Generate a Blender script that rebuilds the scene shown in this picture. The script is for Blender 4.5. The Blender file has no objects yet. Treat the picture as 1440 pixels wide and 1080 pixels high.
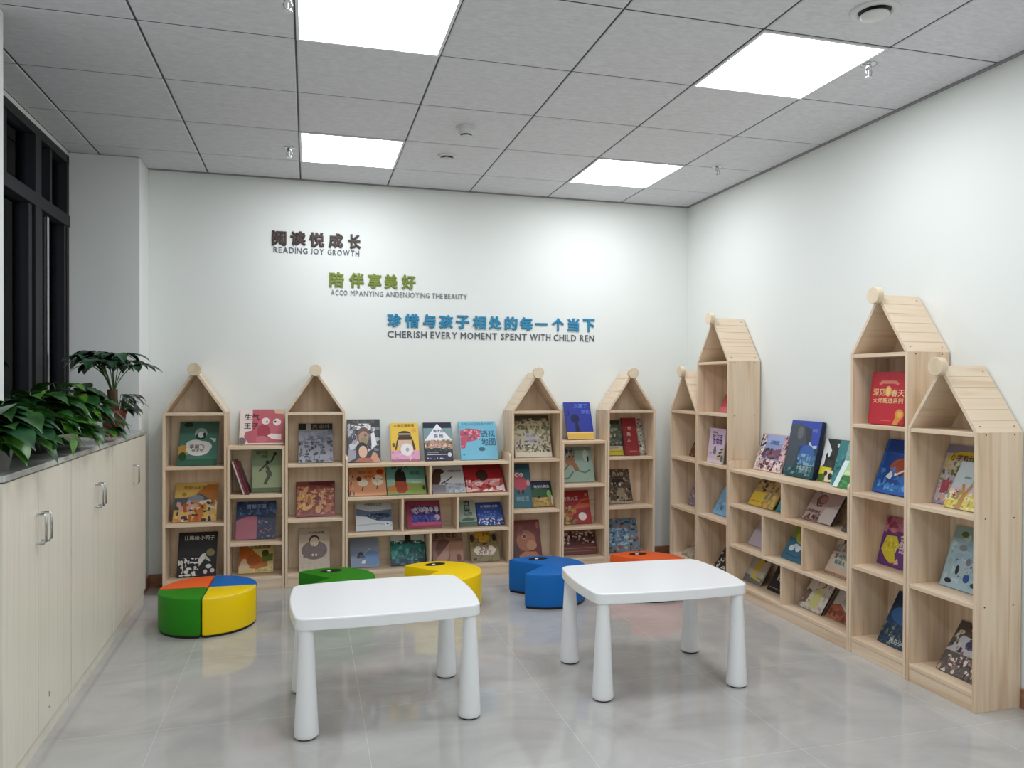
import bpy, bmesh, math, random
from mathutils import Matrix, Vector

# ------------------------------------------------------------------ camera, world, exposure
SC = bpy.context.scene
COL = SC.collection
PI = math.pi

H = 2.779                       # ceiling height
CAM = (-2.9274, -5.5656, 1.3651)
YAW, PITCH, ROLL = 0.267198, -0.008951, -0.004384
FOC, PCX, PCY = 1079.351, 727.781, 549.441

def make_camera():
    cy, sy = math.cos(YAW), math.sin(YAW)
    cp, sp = math.cos(PITCH), math.sin(PITCH)
    f = Vector((sy * cp, cy * cp, sp))
    r = Vector((cy, -sy, 0))
    d = f.cross(r)
    cr, sr = math.cos(ROLL), math.sin(ROLL)
    r2 = cr * r + sr * d
    d2 = -sr * r + cr * d
    m = Matrix((( r2.x, -d2.x, -f.x, CAM[0]),
                ( r2.y, -d2.y, -f.y, CAM[1]),
                ( r2.z, -d2.z, -f.z, CAM[2]),
                ( 0, 0, 0, 1)))
    cam = bpy.data.cameras.new('camera')
    cam.sensor_width = 36.0
    cam.lens = FOC / 1440 * 36.0
    cam.shift_x = -(PCX - 720) / 1440
    cam.shift_y = (PCY - 540) / 1440
    cam.clip_start = 0.05
    o = bpy.data.objects.new('camera', cam)
    COL.objects.link(o)
    o.matrix_world = m
    SC.camera = o

make_camera()

w = bpy.data.worlds.new('night_sky')
SC.world = w
w.use_nodes = True
w.node_tree.nodes['Background'].inputs[0].default_value = (0.075, 0.08, 0.10, 1)
w.node_tree.nodes['Background'].inputs[1].default_value = 1.0

SC.view_settings.view_transform = 'Standard'
SC.view_settings.look = 'None'
SC.view_settings.gamma = 1
SC.view_settings.use_curve_mapping = False
SC.view_settings.exposure = 0.0
PANEL_STRENGTH = 13.2           # ceiling LED panels (built further down, in each lamp)

# ------------------------------------------------------------------ materials
def lin(h):
    h = h.lstrip('#')
    out = []
    for i in (0, 2, 4):
        c = int(h[i:i + 2], 16) / 255
        out.append(c / 12.92 if c <= 0.04045 else ((c + 0.055) / 1.055) ** 2.4)
    return (*out, 1)

MATS = {}
def paint(h, rough=0.5, spec=0.5, metal=0.0, bump=0, bscale=200, coat=0):
    key = (h, rough, spec, metal, bump, coat)
    if key in MATS:
        return MATS[key]
    m = bpy.data.materials.new('paint_' + h.strip('#'))
    m.use_nodes = True
    b = m.node_tree.nodes['Principled BSDF']
    b.inputs['Base Color'].default_value = lin(h)
    b.inputs['Roughness'].default_value = rough
    b.inputs['Specular IOR Level'].default_value = spec
    b.inputs['Metallic'].default_value = metal
    if coat:
        b.inputs['Coat Weight'].default_value = coat
        b.inputs['Coat Roughness'].default_value = 0.1
    if bump:
        nt = m.node_tree
        tc = nt.nodes.new('ShaderNodeTexCoord')
        n = nt.nodes.new('ShaderNodeTexNoise')
        n.inputs['Scale'].default_value = bscale
        n.inputs['Detail'].default_value = 3
        bp = nt.nodes.new('ShaderNodeBump')
        bp.inputs['Strength'].default_value = bump
        bp.inputs['Distance'].default_value = 0.004
        nt.links.new(tc.outputs['Object'], n.inputs['Vector'])
        nt.links.new(n.outputs['Fac'], bp.inputs['Height'])
        nt.links.new(bp.outputs['Normal'], b.inputs['Normal'])
    MATS[key] = m
    return m

def grain(name, stops, scale, rough=0.5, spec=0.35, bump=0.15, detail=6, distort=0.6):
    """stretched noise through a colour ramp: wood, laminate, stone"""
    m = bpy.data.materials.new(name)
    m.use_nodes = True
    nt = m.node_tree
    b = nt.nodes['Principled BSDF']
    tc = nt.nodes.new('ShaderNodeTexCoord')
    oi = nt.nodes.new('ShaderNodeObjectInfo')
    mul = nt.nodes.new('ShaderNodeVectorMath'); mul.operation = 'MULTIPLY_ADD'
    mul.inputs[1].default_value = scale
    rnd = nt.nodes.new('ShaderNodeMath'); rnd.operation = 'MULTIPLY'
    rnd.inputs[1].default_value = 37.0
    nt.links.new(oi.outputs['Random'], rnd.inputs[0])
    nt.links.new(tc.outputs['Object'], mul.inputs[0])
    nt.links.new(rnd.outputs[0], mul.inputs[2])
    n = nt.nodes.new('ShaderNodeTexNoise')
    n.inputs['Scale'].default_value = 1.0
    n.inputs['Detail'].default_value = detail
    n.inputs['Distortion'].default_value = distort
    nt.links.new(mul.outputs[0], n.inputs['Vector'])
    cr = nt.nodes.new('ShaderNodeValToRGB')
    el = cr.color_ramp.elements
    while len(el) < len(stops):
        el.new(0.5)
    for e, (p, c) in zip(el, stops):
        e.position = p
        e.color = lin(c)
    nt.links.new(n.outputs['Fac'], cr.inputs['Fac'])
    nt.links.new(cr.outputs['Color'], b.inputs['Base Color'])
    b.inputs['Roughness'].default_value = rough
    b.inputs['Specular IOR Level'].default_value = spec
    if bump:
        bp = nt.nodes.new('ShaderNodeBump')
        bp.inputs['Strength'].default_value = bump
        bp.inputs['Distance'].default_value = 0.002
        nt.links.new(n.outputs['Fac'], bp.inputs['Height'])
        nt.links.new(bp.outputs['Normal'], b.inputs['Normal'])
    return m

PINE = [(0.30, '#D3B494'), (0.45, '#E2C9AC'), (0.62, '#EAD5BB'), (0.8, '#DDC2A3')]
WOOD_V = grain('pine_upright_grain', PINE, (26, 26, 1.3))
WOOD_X = grain('pine_level_grain', PINE, (1.3, 26, 26))
WOOD_Y = grain('pine_roof_grain', [(0.3, '#DBC1A3'), (0.5, '#E9D5BC'), (0.75, '#E2CBAF')], (26, 1.6, 26))
WOOD_END = grain('pine_end_grain', [(0.3, '#DCC6A6'), (0.6, '#EAD9BF')], (14, 14, 14))
LAMINATE = grain('cabinet_laminate', [(0.35, '#E0D9C8'), (0.5, '#E9E3D4'), (0.65, '#E3DCCB')], (1, 45, 0.9), rough=0.38, spec=0.4, bump=0.0)
COUNTER = grain('grey_stone_top', [(0.3, '#A5A6A0'), (0.5, '#C6C7C1'), (0.7, '#D6D7D2')], (7, 4, 7), rough=0.25, spec=0.5, bump=0.0)
SCREW = paint('#3A3128', 0.5)
WALL = paint('#EDF0EC', 0.75, 0.25, bump=0.05, bscale=120)
COLUMN = paint('#EEF0ED', 0.6, 0.3, bump=0.04, bscale=90)
WHITE_PL = paint('#F2F3F4', 0.28, 0.5)
DARKALU = paint('#26262A', 0.5, 0.3)
CHROME = paint('#C9CBCD', 0.22, 0.5, metal=1.0)
BLACK = paint('#0E0E10', 0.45)

def floor_mat():
    m = bpy.data.materials.new('polished_grey_tiles')
    m.use_nodes = True
    nt = m.node_tree
    b = nt.nodes['Principled BSDF']
    tc = nt.nodes.new('ShaderNodeTexCoord')
    mp = nt.nodes.new('ShaderNodeMapping')
    mp.inputs['Scale'].default_value = (1.0, 1.35, 1)
    mp.inputs['Rotation'].default_value = (0, 0, 0.25)
    n1 = nt.nodes.new('ShaderNodeTexNoise')
    n1.inputs['Scale'].default_value = 1.9
    n1.inputs['Detail'].default_value = 9
    n1.inputs['Roughness'].default_value = 0.62
    n1.inputs['Distortion'].default_value = 1.0
    cr = nt.nodes.new('ShaderNodeValToRGB')
    el = cr.color_ramp.elements
    el[0].position, el[0].color = 0.30, lin('#AAA8A5')
    el[1].position, el[1].color = 0.72, lin('#C2C0BD')
    e = el.new(0.5); e.color = lin('#B6B4B1')
    br = nt.nodes.new('ShaderNodeTexBrick')
    br.offset = 0.0
    br.inputs['Color1'].default_value = (1, 1, 1, 1)
    br.inputs['Color2'].default_value = (1, 1, 1, 1)
    br.inputs['Mortar'].default_value = (0, 0, 0, 1)
    br.inputs['Scale'].default_value = 1
    br.inputs['Mortar Size'].default_value = 0.0014
    br.inputs['Mortar Smooth'].default_value = 0.2
    br.inputs['Brick Width'].default_value = 0.785
    br.inputs['Row Height'].default_value = 0.785
    off = nt.nodes.new('ShaderNodeMapping')
    off.inputs['Location'].default_value = (3.49, 2.30 + 0.785, 0)
    mix = nt.nodes.new('ShaderNodeMix'); mix.data_type = 'RGBA'
    nt.links.new(tc.outputs['Object'], mp.inputs['Vector'])
    nt.links.new(tc.outputs['Object'], off.inputs['Vector'])
    nt.links.new(mp.outputs[0], n1.inputs['Vector'])
    nt.links.new(off.outputs[0], br.inputs['Vector'])
    nt.links.new(n1.outputs['Fac'], cr.inputs['Fac'])
    nt.links.new(br.outputs['Color'], mix.inputs[0])
    mix.inputs[6].default_value = lin('#CFCCC6')
    nt.links.new(cr.outputs['Color'], mix.inputs[7])
    nt.links.new(mix.outputs[2], b.inputs['Base Color'])
    b.inputs['Roughness'].default_value = 0.075
    b.inputs['Specular IOR Level'].default_value = 0.62
    return m

def glass_mat():
    m = bpy.data.materials.new('window_glass')
    m.use_nodes = True
    nt = m.node_tree
    nt.nodes.clear()
    o = nt.nodes.new('ShaderNodeOutputMaterial')
    t = nt.nodes.new('ShaderNodeBsdfTransparent')
    t.inputs[0].default_value = (0.72, 0.75, 0.8, 1)
    g = nt.nodes.new('ShaderNodeBsdfGlossy')
    g.inputs['Roughness'].default_value = 0.02
    f = nt.nodes.new('ShaderNodeFresnel'); f.inputs[0].default_value = 1.10
    mx = nt.nodes.new('ShaderNodeMixShader')
    nt.links.new(f.outputs[0], mx.inputs[0])
    nt.links.new(t.outputs[0], mx.inputs[1])
    nt.links.new(g.outputs[0], mx.inputs[2])
    nt.links.new(mx.outputs[0], o.inputs[0])
    return m

def glow_mat():
    m = bpy.data.materials.new('led_diffuser')
    m.use_nodes = True
    nt = m.node_tree
    nt.nodes.clear()
    o = nt.nodes.new('ShaderNodeOutputMaterial')
    e = nt.nodes.new('ShaderNodeEmission')
    e.inputs[0].default_value = (0.945, 0.985, 1.03, 1)
    e.inputs[1].default_value = PANEL_STRENGTH
    nt.links.new(e.outputs[0], o.inputs[0])
    return m

# ------------------------------------------------------------------ mesh helpers
class MB:
    """collects pieces, links them as one mesh object"""
    def __init__(self):
        self.v, self.f, self.mi, self.sm, self.mats = [], [], [], [], []
    def slot(self, m):
        if m not in self.mats:
            self.mats.append(m)
        return self.mats.index(m)
    def face(self, pts, m, smooth=False):
        i = len(self.v)
        self.v += [tuple(p) for p in pts]
        self.f.append(list(range(i, i + len(pts))))
        self.mi.append(self.slot(m)); self.sm.append(smooth)
    def grid(self, rows, m, smooth=True, closed=False):
        i = len(self.v)
        nr, nc = len(rows), len(rows[0])
        for r in rows:
            self.v += [tuple(p) for p in r]
        s = self.slot(m)
        for a in range(nr - 1):
            for c in range(nc if closed else nc - 1):
                d = (c + 1) % nc
                self.f.append([i + a * nc + c, i + a * nc + d, i + (a + 1) * nc + d, i + (a + 1) * nc + c])
                self.mi.append(s); self.sm.append(smooth)
    def box(self, x0, y0, z0, x1, y1, z1, m, bev=0.0, segs=1):
        bm = bmesh.new()
        bmesh.ops.create_cube(bm, size=1)
        for v in bm.verts:
            v.co = Vector((x0 + (v.co.x + .5) * (x1 - x0), y0 + (v.co.y + .5) * (y1 - y0), z0 + (v.co.z + .5) * (z1 - z0)))
        if bev:
            bmesh.ops.bevel(bm, geom=bm.edges[:], offset=bev, segments=segs, affect='EDGES', profile=0.5)
        self.add_bm(bm, m)
    def add_bm(self, bm, m, smooth=False):
        bmesh.ops.recalc_face_normals(bm, faces=bm.faces[:])
        i = len(self.v)
        bm.verts.index_update()
        self.v += [tuple(v.co) for v in bm.verts]
        s = self.slot(m)
        for f in bm.faces:
            self.f.append([i + v.index for v in f.verts])
            self.mi.append(s); self.sm.append(smooth)
        bm.free()
    def prism(self, pts, axis, a, b, m, bev=0.0, segs=1, smooth=False, bev_top=False):
        """outline in the plane across `axis`, extruded from a to b"""
        bm = bmesh.new()
        def P(p, t):
            return {'x': (t, p[0], p[1]), 'y': (p[0], t, p[1]), 'z': (p[0], p[1], t)}[axis]
        lo = [bm.verts.new(P(p, a)) for p in pts]
        hi = [bm.verts.new(P(p, b)) for p in pts]
        n = len(pts)
        bm.faces.new(lo); bm.faces.new(hi)
        for k in range(n):
            bm.faces.new((lo[k], lo[(k + 1) % n], hi[(k + 1) % n], hi[k]))
        bmesh.ops.recalc_face_normals(bm, faces=bm.faces[:])
        if bev:
            his = set(hi)
            ed = [e for e in bm.edges if (not bev_top) or (e.verts[0] in his and e.verts[1] in his)]
            bmesh.ops.bevel(bm, geom=ed, offset=bev, segments=segs, affect='EDGES', profile=0.5, clamp_overlap=True)
        self.add_bm(bm, m, smooth)
    def lathe(self, prof, m, c=(0, 0, 0), n=32, smooth=True, cap=True):
        rows = []
        for r, z in prof:
            rows.append([(c[0] + r * math.cos(2 * PI * k / n), c[1] + r * math.sin(2 * PI * k / n), c[2] + z) for k in range(n)])
        self.grid(rows, m, smooth, closed=True)
        if cap:
            for row in (rows[0][::-1], rows[-1]):
                self.face(row, m)
    def tube(self, path, r, m, n=8, smooth=True, closed=False):
        path = [Vector(p) for p in path]
        rows = []
        L = len(path)
        rad = r if isinstance(r, (list, tuple)) else [r] * L
        for k, p in enumerate(path):
            a = path[(k - 1) % L] if (closed or k > 0) else path[k]
            b = path[(k + 1) % L] if (closed or k < L - 1) else path[k]
            t = (b - a).normalized()
            up = Vector((0, 0, 1)) if abs(t.z) < 0.9 else Vector((1, 0, 0))
            s = t.cross(up).normalized(); u = s.cross(t)
            rows.append([p + rad[k] * (math.cos(2 * PI * q / n) * s + math.sin(2 * PI * q / n) * u) for q in range(n)])
        if closed:
            rows.append(rows[0])
        self.grid(rows, m, smooth, closed=True)
        if not closed:
            self.face(rows[0][::-1], m); self.face(rows[-1], m)
    def build(self, name, parent=None, loc=(0, 0, 0), rot=(0, 0, 0)):
        me = bpy.data.meshes.new(name)
        me.from_pydata(self.v, [], self.f)
        for m in self.mats:
            me.materials.append(m)
        for p, mi, s in zip(me.polygons, self.mi, self.sm):
            p.material_index = mi
            p.use_smooth = s
        me.update()
        o = bpy.data.objects.new(name, me)
        COL.objects.link(o)
        o.parent = parent
        o.location = loc
        o.rotation_euler = rot
        return o

def empty(name, label, cat, loc=(0, 0, 0), rot=(0, 0, 0), group=None):
    o = bpy.data.objects.new(name, None)
    o.empty_display_size = 0.05
    COL.objects.link(o)
    o.location = loc
    o.rotation_euler = rot
    tag(o, label, cat, group)
    return o

def tag(o, label, cat, group=None, kind=None):
    o['label'] = label
    o['category'] = cat
    if group:
        o['group'] = group
    if kind:
        o['kind'] = kind
    return o

def struct(o, label=None):
    o['kind'] = 'structure'
    if label:
        o['label'] = label
    return o

def copy_tree(o, parent=None):
    c = o.copy()
    COL.objects.link(c)
    if parent:
        c.parent = parent
    for ch in list(o.children):
        copy_tree(ch, c)
    return c

_txt = {}
def text_mesh(s, bold=0.0, extrude=0.0):
    key = (s, bold, extrude)
    if key in _txt:
        return _txt[key]
    cu = bpy.data.curves.new('lettering', 'FONT')
    cu.body = s
    cu.size = 1.0
    cu.resolution_u = 2
    cu.extrude = extrude
    cu.bevel_depth = bold
    cu.bevel_resolution = 1 if bold > .02 else 0
    o = bpy.data.objects.new('lettering', cu)
    COL.objects.link(o)
    dg = bpy.context.evaluated_depsgraph_get()
    dg.update()
    me = bpy.data.meshes.new_from_object(o.evaluated_get(dg))
    bpy.data.objects.remove(o)
    bpy.data.curves.remove(cu)
    _txt[key] = ([tuple(v.co) for v in me.vertices], [list(p.vertices) for p in me.polygons])
    bpy.data.meshes.remove(me)
    return _txt[key]

def put_text(mb, s, x0, x1, zc, m, y=-0.002, bold=0.012, extrude=0.0, height=None, depth=None):
    """lettering in the local x-z plane facing -y, fitted to x0..x1, centred on zc"""
    V, F = text_mesh(s, bold, extrude)
    if not V:
        return
    ax, bx = min(v[0] for v in V), max(v[0] for v in V)
    ay, by = min(v[1] for v in V), max(v[1] for v in V)
    sx = (x1 - x0) / max(bx - ax, 1e-6)
    sz = sx if height is None else height / max(by - ay, 1e-6)
    i = len(mb.v)
    k = mb.slot(m)
    for v in V:
        mb.v.append((x0 + (v[0] - ax) * sx, y - v[2] * (.1 if depth is None else depth), zc + (v[1] - (ay + by) / 2) * sz))
    for f in F:
        mb.f.append([i + q for q in f]); mb.mi.append(k); mb.sm.append(False)

# ------------------------------------------------------------------ the room
XL, YB = -4.35, -7.25
CTOP, YN = 1.0625, -2.203          # worktop level, far face of the near window column
PIL = 0.405                      # depth of the left-hand columns
mb = MB(); mb.box(XL - .1, YB, -0.06, 0.0, 0.0, 0.0, floor_mat())
struct(mb.build('floor'), 'polished grey marbled floor tiles with fine joints')
mb = MB(); mb.box(XL - .1, 0, -0.06, 0.12, 0.12, H + 0.1, WALL)
struct(mb.build('wall_back'), 'white back wall with the coloured lettering')
mb = MB(); mb.box(0, YB, -0.06, 0.12, 0.0, H + 0.1, WALL)
struct(mb.build('wall_right'), 'white right wall behind the bookcases')
mb = MB(); mb.box(XL - .1, YB - .12, -0.06, 0.12, YB, H + 0.1, WALL)
struct(mb.build('wall_front'))
mb = MB()
mb.box(XL - .12, YB, -0.06, XL, -3.1, H + 0.1, WALL)
mb.box(XL - .12, -3.1, -0.06, XL, 0, 1.03, WALL)
mb.box(XL - .12, -3.1, 2.755, XL, 0, H + 0.1, WALL)
struct(mb.build('wall_left'))
mb = MB()
mb.box(XL, -0.27, 0, XL + PIL, 0, H - .001, COLUMN, 0.006, 2)
struct(mb.build('wall_left_column'), 'pale square column at the far end of the window')
mb = MB()
mb.box(XL, -3.12, CTOP, -4.05, YN, H - .001, COLUMN, 0.006, 2)
struct(mb.build('wall_left_column'), 'pale column at the left edge of the photo')
mb = MB()
mb.box(XL, -3.12, 0, -4.05, -2.765, CTOP - .0005, COLUMN, 0.006, 2)
struct(mb.build('wall_left_column'), 'foot of the near column past the cabinets')

BASEB = grain('brown_skirting', [(0.3, '#8A5F48'), (0.6, '#A97A5E')], (9, 9, 30), rough=0.35, bump=0.0)
mb = MB()
mb.box(XL + PIL, -0.012, 0.0, -3.823, -0.001, 0.085, BASEB, 0.003)
mb.box(-0.385, -0.012, 0.0, -0.001, -0.001, 0.085, BASEB, 0.003)
mb.box(XL + PIL + .0005, -0.262, 0.0, XL + PIL + .011, -0.013, 0.085, BASEB, 0.003)
struct(mb.build('baseboard_back'))
mb = MB()
mb.box(-0.012, YB + .01, 0.0, -0.001, -3.003, 0.085, BASEB, 0.003)
mb.box(-0.012, -.202, 0.0, -0.001, -0.013, 0.085, BASEB, 0.003)
struct(mb.build('baseboard_right'))

# suspended ceiling: square metal tiles with dark joints
TILE = grain('grey_metal_tile', [(0.3, '#D2D2D7'), (0.5, '#DADADF'), (0.7, '#E1E1E6')], (26, 60, 26), rough=0.55, spec=0.35, bump=0.05, detail=4)
JOINT = paint('#3B3B3F', 0.6)
GX = [XL + .001] + [i * .6 - 4.177 for i in range(0, 7)] + [-0.001]
GY = [YB + .001] + [j * .6 - 1.663 for j in range(-9, 3)] + [-0.001]
LIGHT_CELLS = [(x, y) for x in (-2.977, -1.177) for y in (-1.063, -2.863, -4.663, -6.463)]
def is_light(x, y):
    return any(abs(x - a) < .02 and abs(y - b) < .02 for a, b in LIGHT_CELLS)
mb = MB()
for i in range(len(GX) - 1):
    for j in range(len(GY) - 1):
        x0, x1, y0, y1 = GX[i], GX[i + 1], GY[j], GY[j + 1]
        if is_light(x0, y0):
            continue
        g, e = 0.0042, 0.005
        z = H
        a = [(x0 + g, y0 + g), (x1 - g, y0 + g), (x1 - g, y1 - g), (x0 + g, y1 - g)]
        c = [(x0 + g + e, y0 + g + e), (x1 - g - e, y0 + g + e), (x1 - g - e, y1 - g - e), (x0 + g + e, y1 - g - e)]
        mb.face([(p[0], p[1], z) for p in c][::-1], TILE)
        for k in range(4):
            q = (k + 1) % 4
            mb.face([(a[k][0], a[k][1], z + .003), (c[k][0], c[k][1], z), (c[q][0], c[q][1], z), (a[q][0], a[q][1], z + .003)], TILE)
mb.box(XL - .1, YB - .1, H + .0032, 0.1, 0.1, H + .06, JOINT)
struct(mb.build('ceiling'), 'suspended ceiling of square grey metal tiles')
mb = MB()
TRIMM = paint('#8A8A8E', 0.5)
mb.box(-0.022, YB + .01, H - .006, -0.0005, -0.001, H + .0, TRIMM)
mb.box(XL + PIL, -0.022, H - .006, -0.022, -0.0005, H + .0, TRIMM)
struct(mb.build('trim_1'))

# ceiling LED panels
GLOW = glow_mat()
LFR = paint('#E8E9EA', 0.4)
LL = {(-2.977, -1.063): 'small looking far left white LED ceiling panel over the lettering wall',
      (-1.177, -1.063): 'far right white LED ceiling panel nearest the back corner',
      (-2.977, -2.863): 'white LED ceiling panel cut off by the top edge of the photo',
      (-1.177, -2.863): 'large looking near right white LED ceiling panel below the round vent',
      (-2.977, -4.663): 'white LED ceiling panel over the viewer on the left', (-1.177, -4.663): 'white LED ceiling panel over the viewer on the right',
      (-2.977, -6.463): 'rearmost white LED ceiling panel behind the viewer on the left', (-1.177, -6.463): 'rearmost white LED ceiling panel behind the viewer on the right'}
for (x, y) in LIGHT_CELLS:
    t = empty('ceiling_light', LL[(x, y)], 'ceiling light', (x + .3, y + .3, H), group='LED panels in the ceiling')
    mb = MB()
    q = .297
    for a in ((-q, -q, q, -q + .012), (-q, q - .012, q, q), (-q, -q + .012, -q + .012, q - .012), (q - .012, -q + .012, q, q - .012)):
        mb.box(a[0], a[1], -.004, a[2], a[3], .003, LFR)
    mb.build('frame', t)
    mb = MB()
    q = .285
    mb.face([(-q, -q, 0), (-q, q, 0), (q, q, 0), (q, -q, 0)], GLOW)
    mb.build('diffuser', t)
# ------------------------------------------------------------------ window and night outside
win = bpy.data.objects.new('window_1', None); COL.objects.link(win)
win.location = (XL, 0, 0); struct(win, 'dark framed window onto the night')
mb = MB()
Y0, Y1, Z0, Z1 = YN - .003, -0.272, 1.032, 2.752
D0, D1 = -0.055, 0.006
def bar(y0, z0, y1, z1, d0=D0, d1=D1):
    mb.box(d0, y0, z0, d1, y1, z1, DARKALU, 0.002)
bar(Y0, Z0, Y1, Z0 + .06); bar(Y0, Z1 - .05, Y1, Z1)
bar(Y1 - .035, Z0, Y1, Z1); bar(Y0, Z0, Y0 + .05, Z1)
bar(Y0, 2.315, Y1, 2.385, D0, D1 + .006)
mb.build('window_frame', win)
for y0, y1, z0, z1, d in ((-.885, -.79, 1.09, 2.70, D1 + .004), (-.61, -.575, 2.385, 2.70, 0), (-1.74, -1.65, 1.09, 2.70, D1 + .004),
                       (-2.2, -2.165, 2.385, 2.70, 0), (-1.30, -1.265, 2.385, 2.70, 0), (-.96, -.91, 1.09, 2.315, .0), (-.78, -.745, 1.09, 2.315, .0),
                       (-1.80, -1.765, 1.09, 2.315, 0), (-.345, -.307, 1.09, 2.315, 0)):
    mb = MB(); mb.box(D0, y0, z0, d, y1, z1, DARKALU, 0.002)
    mb.build('mullion', win)
mb = MB()
GL = glass_mat()
mb.box(-.045, Y0, Z0, -.039, Y1, Z1, GL)
mb.build('glass', win)
mb = MB()
mb.box(-.01, -.728, 1.1, .024, -.708, 2.29, CHROME, 0.004)  # added bright strip imitating a line of light reflected in the pane
o = mb.build('glass_reflection', win); o['label'] = 'thin pale vertical strip standing in for a reflection in the dark window'

# apartment block across the street, seen faintly through the glass
CONC = paint('#B9B7B4', 0.8)
t = empty('apartment_building', 'faint grey apartment block with balconies seen through the night window', 'building', (-33.0, 95.0, -12.0))
mb = MB(); mb.box(-30, 0, 0, 14, 10, 46, paint('#2A2A30', 0.8)); mb.build('wall', t)
for k in range(10):
    mb = MB()
    z = 8.0 + 3.1 * k
    mb.box(-3.6, -1.5, z, -1.5, -0.01, z + .5, CONC)
    for q in range(7):
        mb.box(-3.55 + q * .33, -1.48, z + .5, -3.47 + q * .33, -1.42, z + 1.3, CONC)
    mb.box(-3.6, -1.5, z + 1.3, -1.5, -1.4, z + 1.5, CONC)
    mb.build('balcony', t)

# ------------------------------------------------------------------ cabinets under the window
CT = 1.04
TURN = 0.0155
def front(y):
    return -3.912 - (y + .274) * TURN
CF = -3.895           # front plane, height of the carcass top
def handle(parent, y):
    mb = MB()
    z0, z1 = .775, .88
    p = [(0, y, z0), (.026, y, z0), (.032, y, z0 + .006), (.032, y, z1 - .006), (.026, y, z1), (0, y, z1)]
    mb.tube(p, .0048, CHROME, 8)
    mb.build('handle', parent)
SCUFF = paint('#5E5A50', .6)
def cabinet(y0, y1, doors, label):
    t = empty('low_cabinet', label, 'cabinet', (front((y0 + y1) / 2), (y0 + y1) / 2, 0), (0, 0, TURN), 'pale cabinets under the window')
    yc = (y0 + y1) / 2
    mb = MB()
    mb.box(-.415, y0 - yc + .001, 0.06, -.02, y1 - yc - .001, CT - .001, LAMINATE)
    mb.build('body', t)
    mb = MB(); mb.box(-.3, y0 - yc + .001, 0.0, -.012, y1 - yc - .001, .055, LAMINATE); mb.build('plinth', t)
    for a, b, hy in doors:
        mb = MB()
        ga, gb_ = (.0034 if q < 1e-6 else .0016 for q in (abs(a - min(d_[0] for d_ in doors)), abs(b - max(d_[1] for d_ in doors))))
        if a < -2.38 and a > -2.39: ga = .0034
        if b < -2.38 and b > -2.39: gb_ = .0034
        mb.box(-.019, a - yc + ga, .062, 0, b - yc - gb_, CT - .006, LAMINATE, 0.0012)
        d = mb.build('door', t)
        if hy is not None:
            handle(d, hy - yc)
        if hy == -2.352:
            for z, s in ((.168, .010), (.118, .004)):
                mb = MB(); mb.box(-.0002, -2.262 - yc - .003, z - s, .0008, -2.262 - yc + .003, z + s, SCUFF)
                mb.build('scratch', d)
    return t
cabinet(-2.752, -1.955, [(-2.75, -2.385, -2.415), (-2.385, -1.957, -2.352)], 'pale low cabinet nearest the viewer under the plants')
cabinet(-1.952, -1.182, [(-1.95, -1.52, -1.55), (-1.52, -1.184, -1.495)], 'pale low cabinet in the middle of the window wall')
cabinet(-1.179, -0.274, [(-1.177, -.64, -.672), (-.64, -.276, None)], 'pale low cabinet next to the far column')
mb = MB()
mb.prism([(XL + .002, -2.752), (front(-2.752) + .008, -2.752), (front(-.274) + .008, -.274), (XL + .002, -.274)], 'z', CT, CT + .022, COUNTER, 0.003, 2)
tag(mb.build('countertop'), 'grey stone worktop along the top of the window cabinets', 'countertop')

# ------------------------------------------------------------------ bookcases
BD = 0.24                        # depth
def panel_screws(mb, xface, zs, ys):
    s = 1 if xface > 0.1 else -1
    for z in zs:
        for y in ys:
            mb.prism([(y + .0035 * math.cos(q * PI / 4), z + .0035 * math.sin(q * PI / 4)) for q in range(8)], 'x', xface, xface + s * .0006, SCREW)

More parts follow.
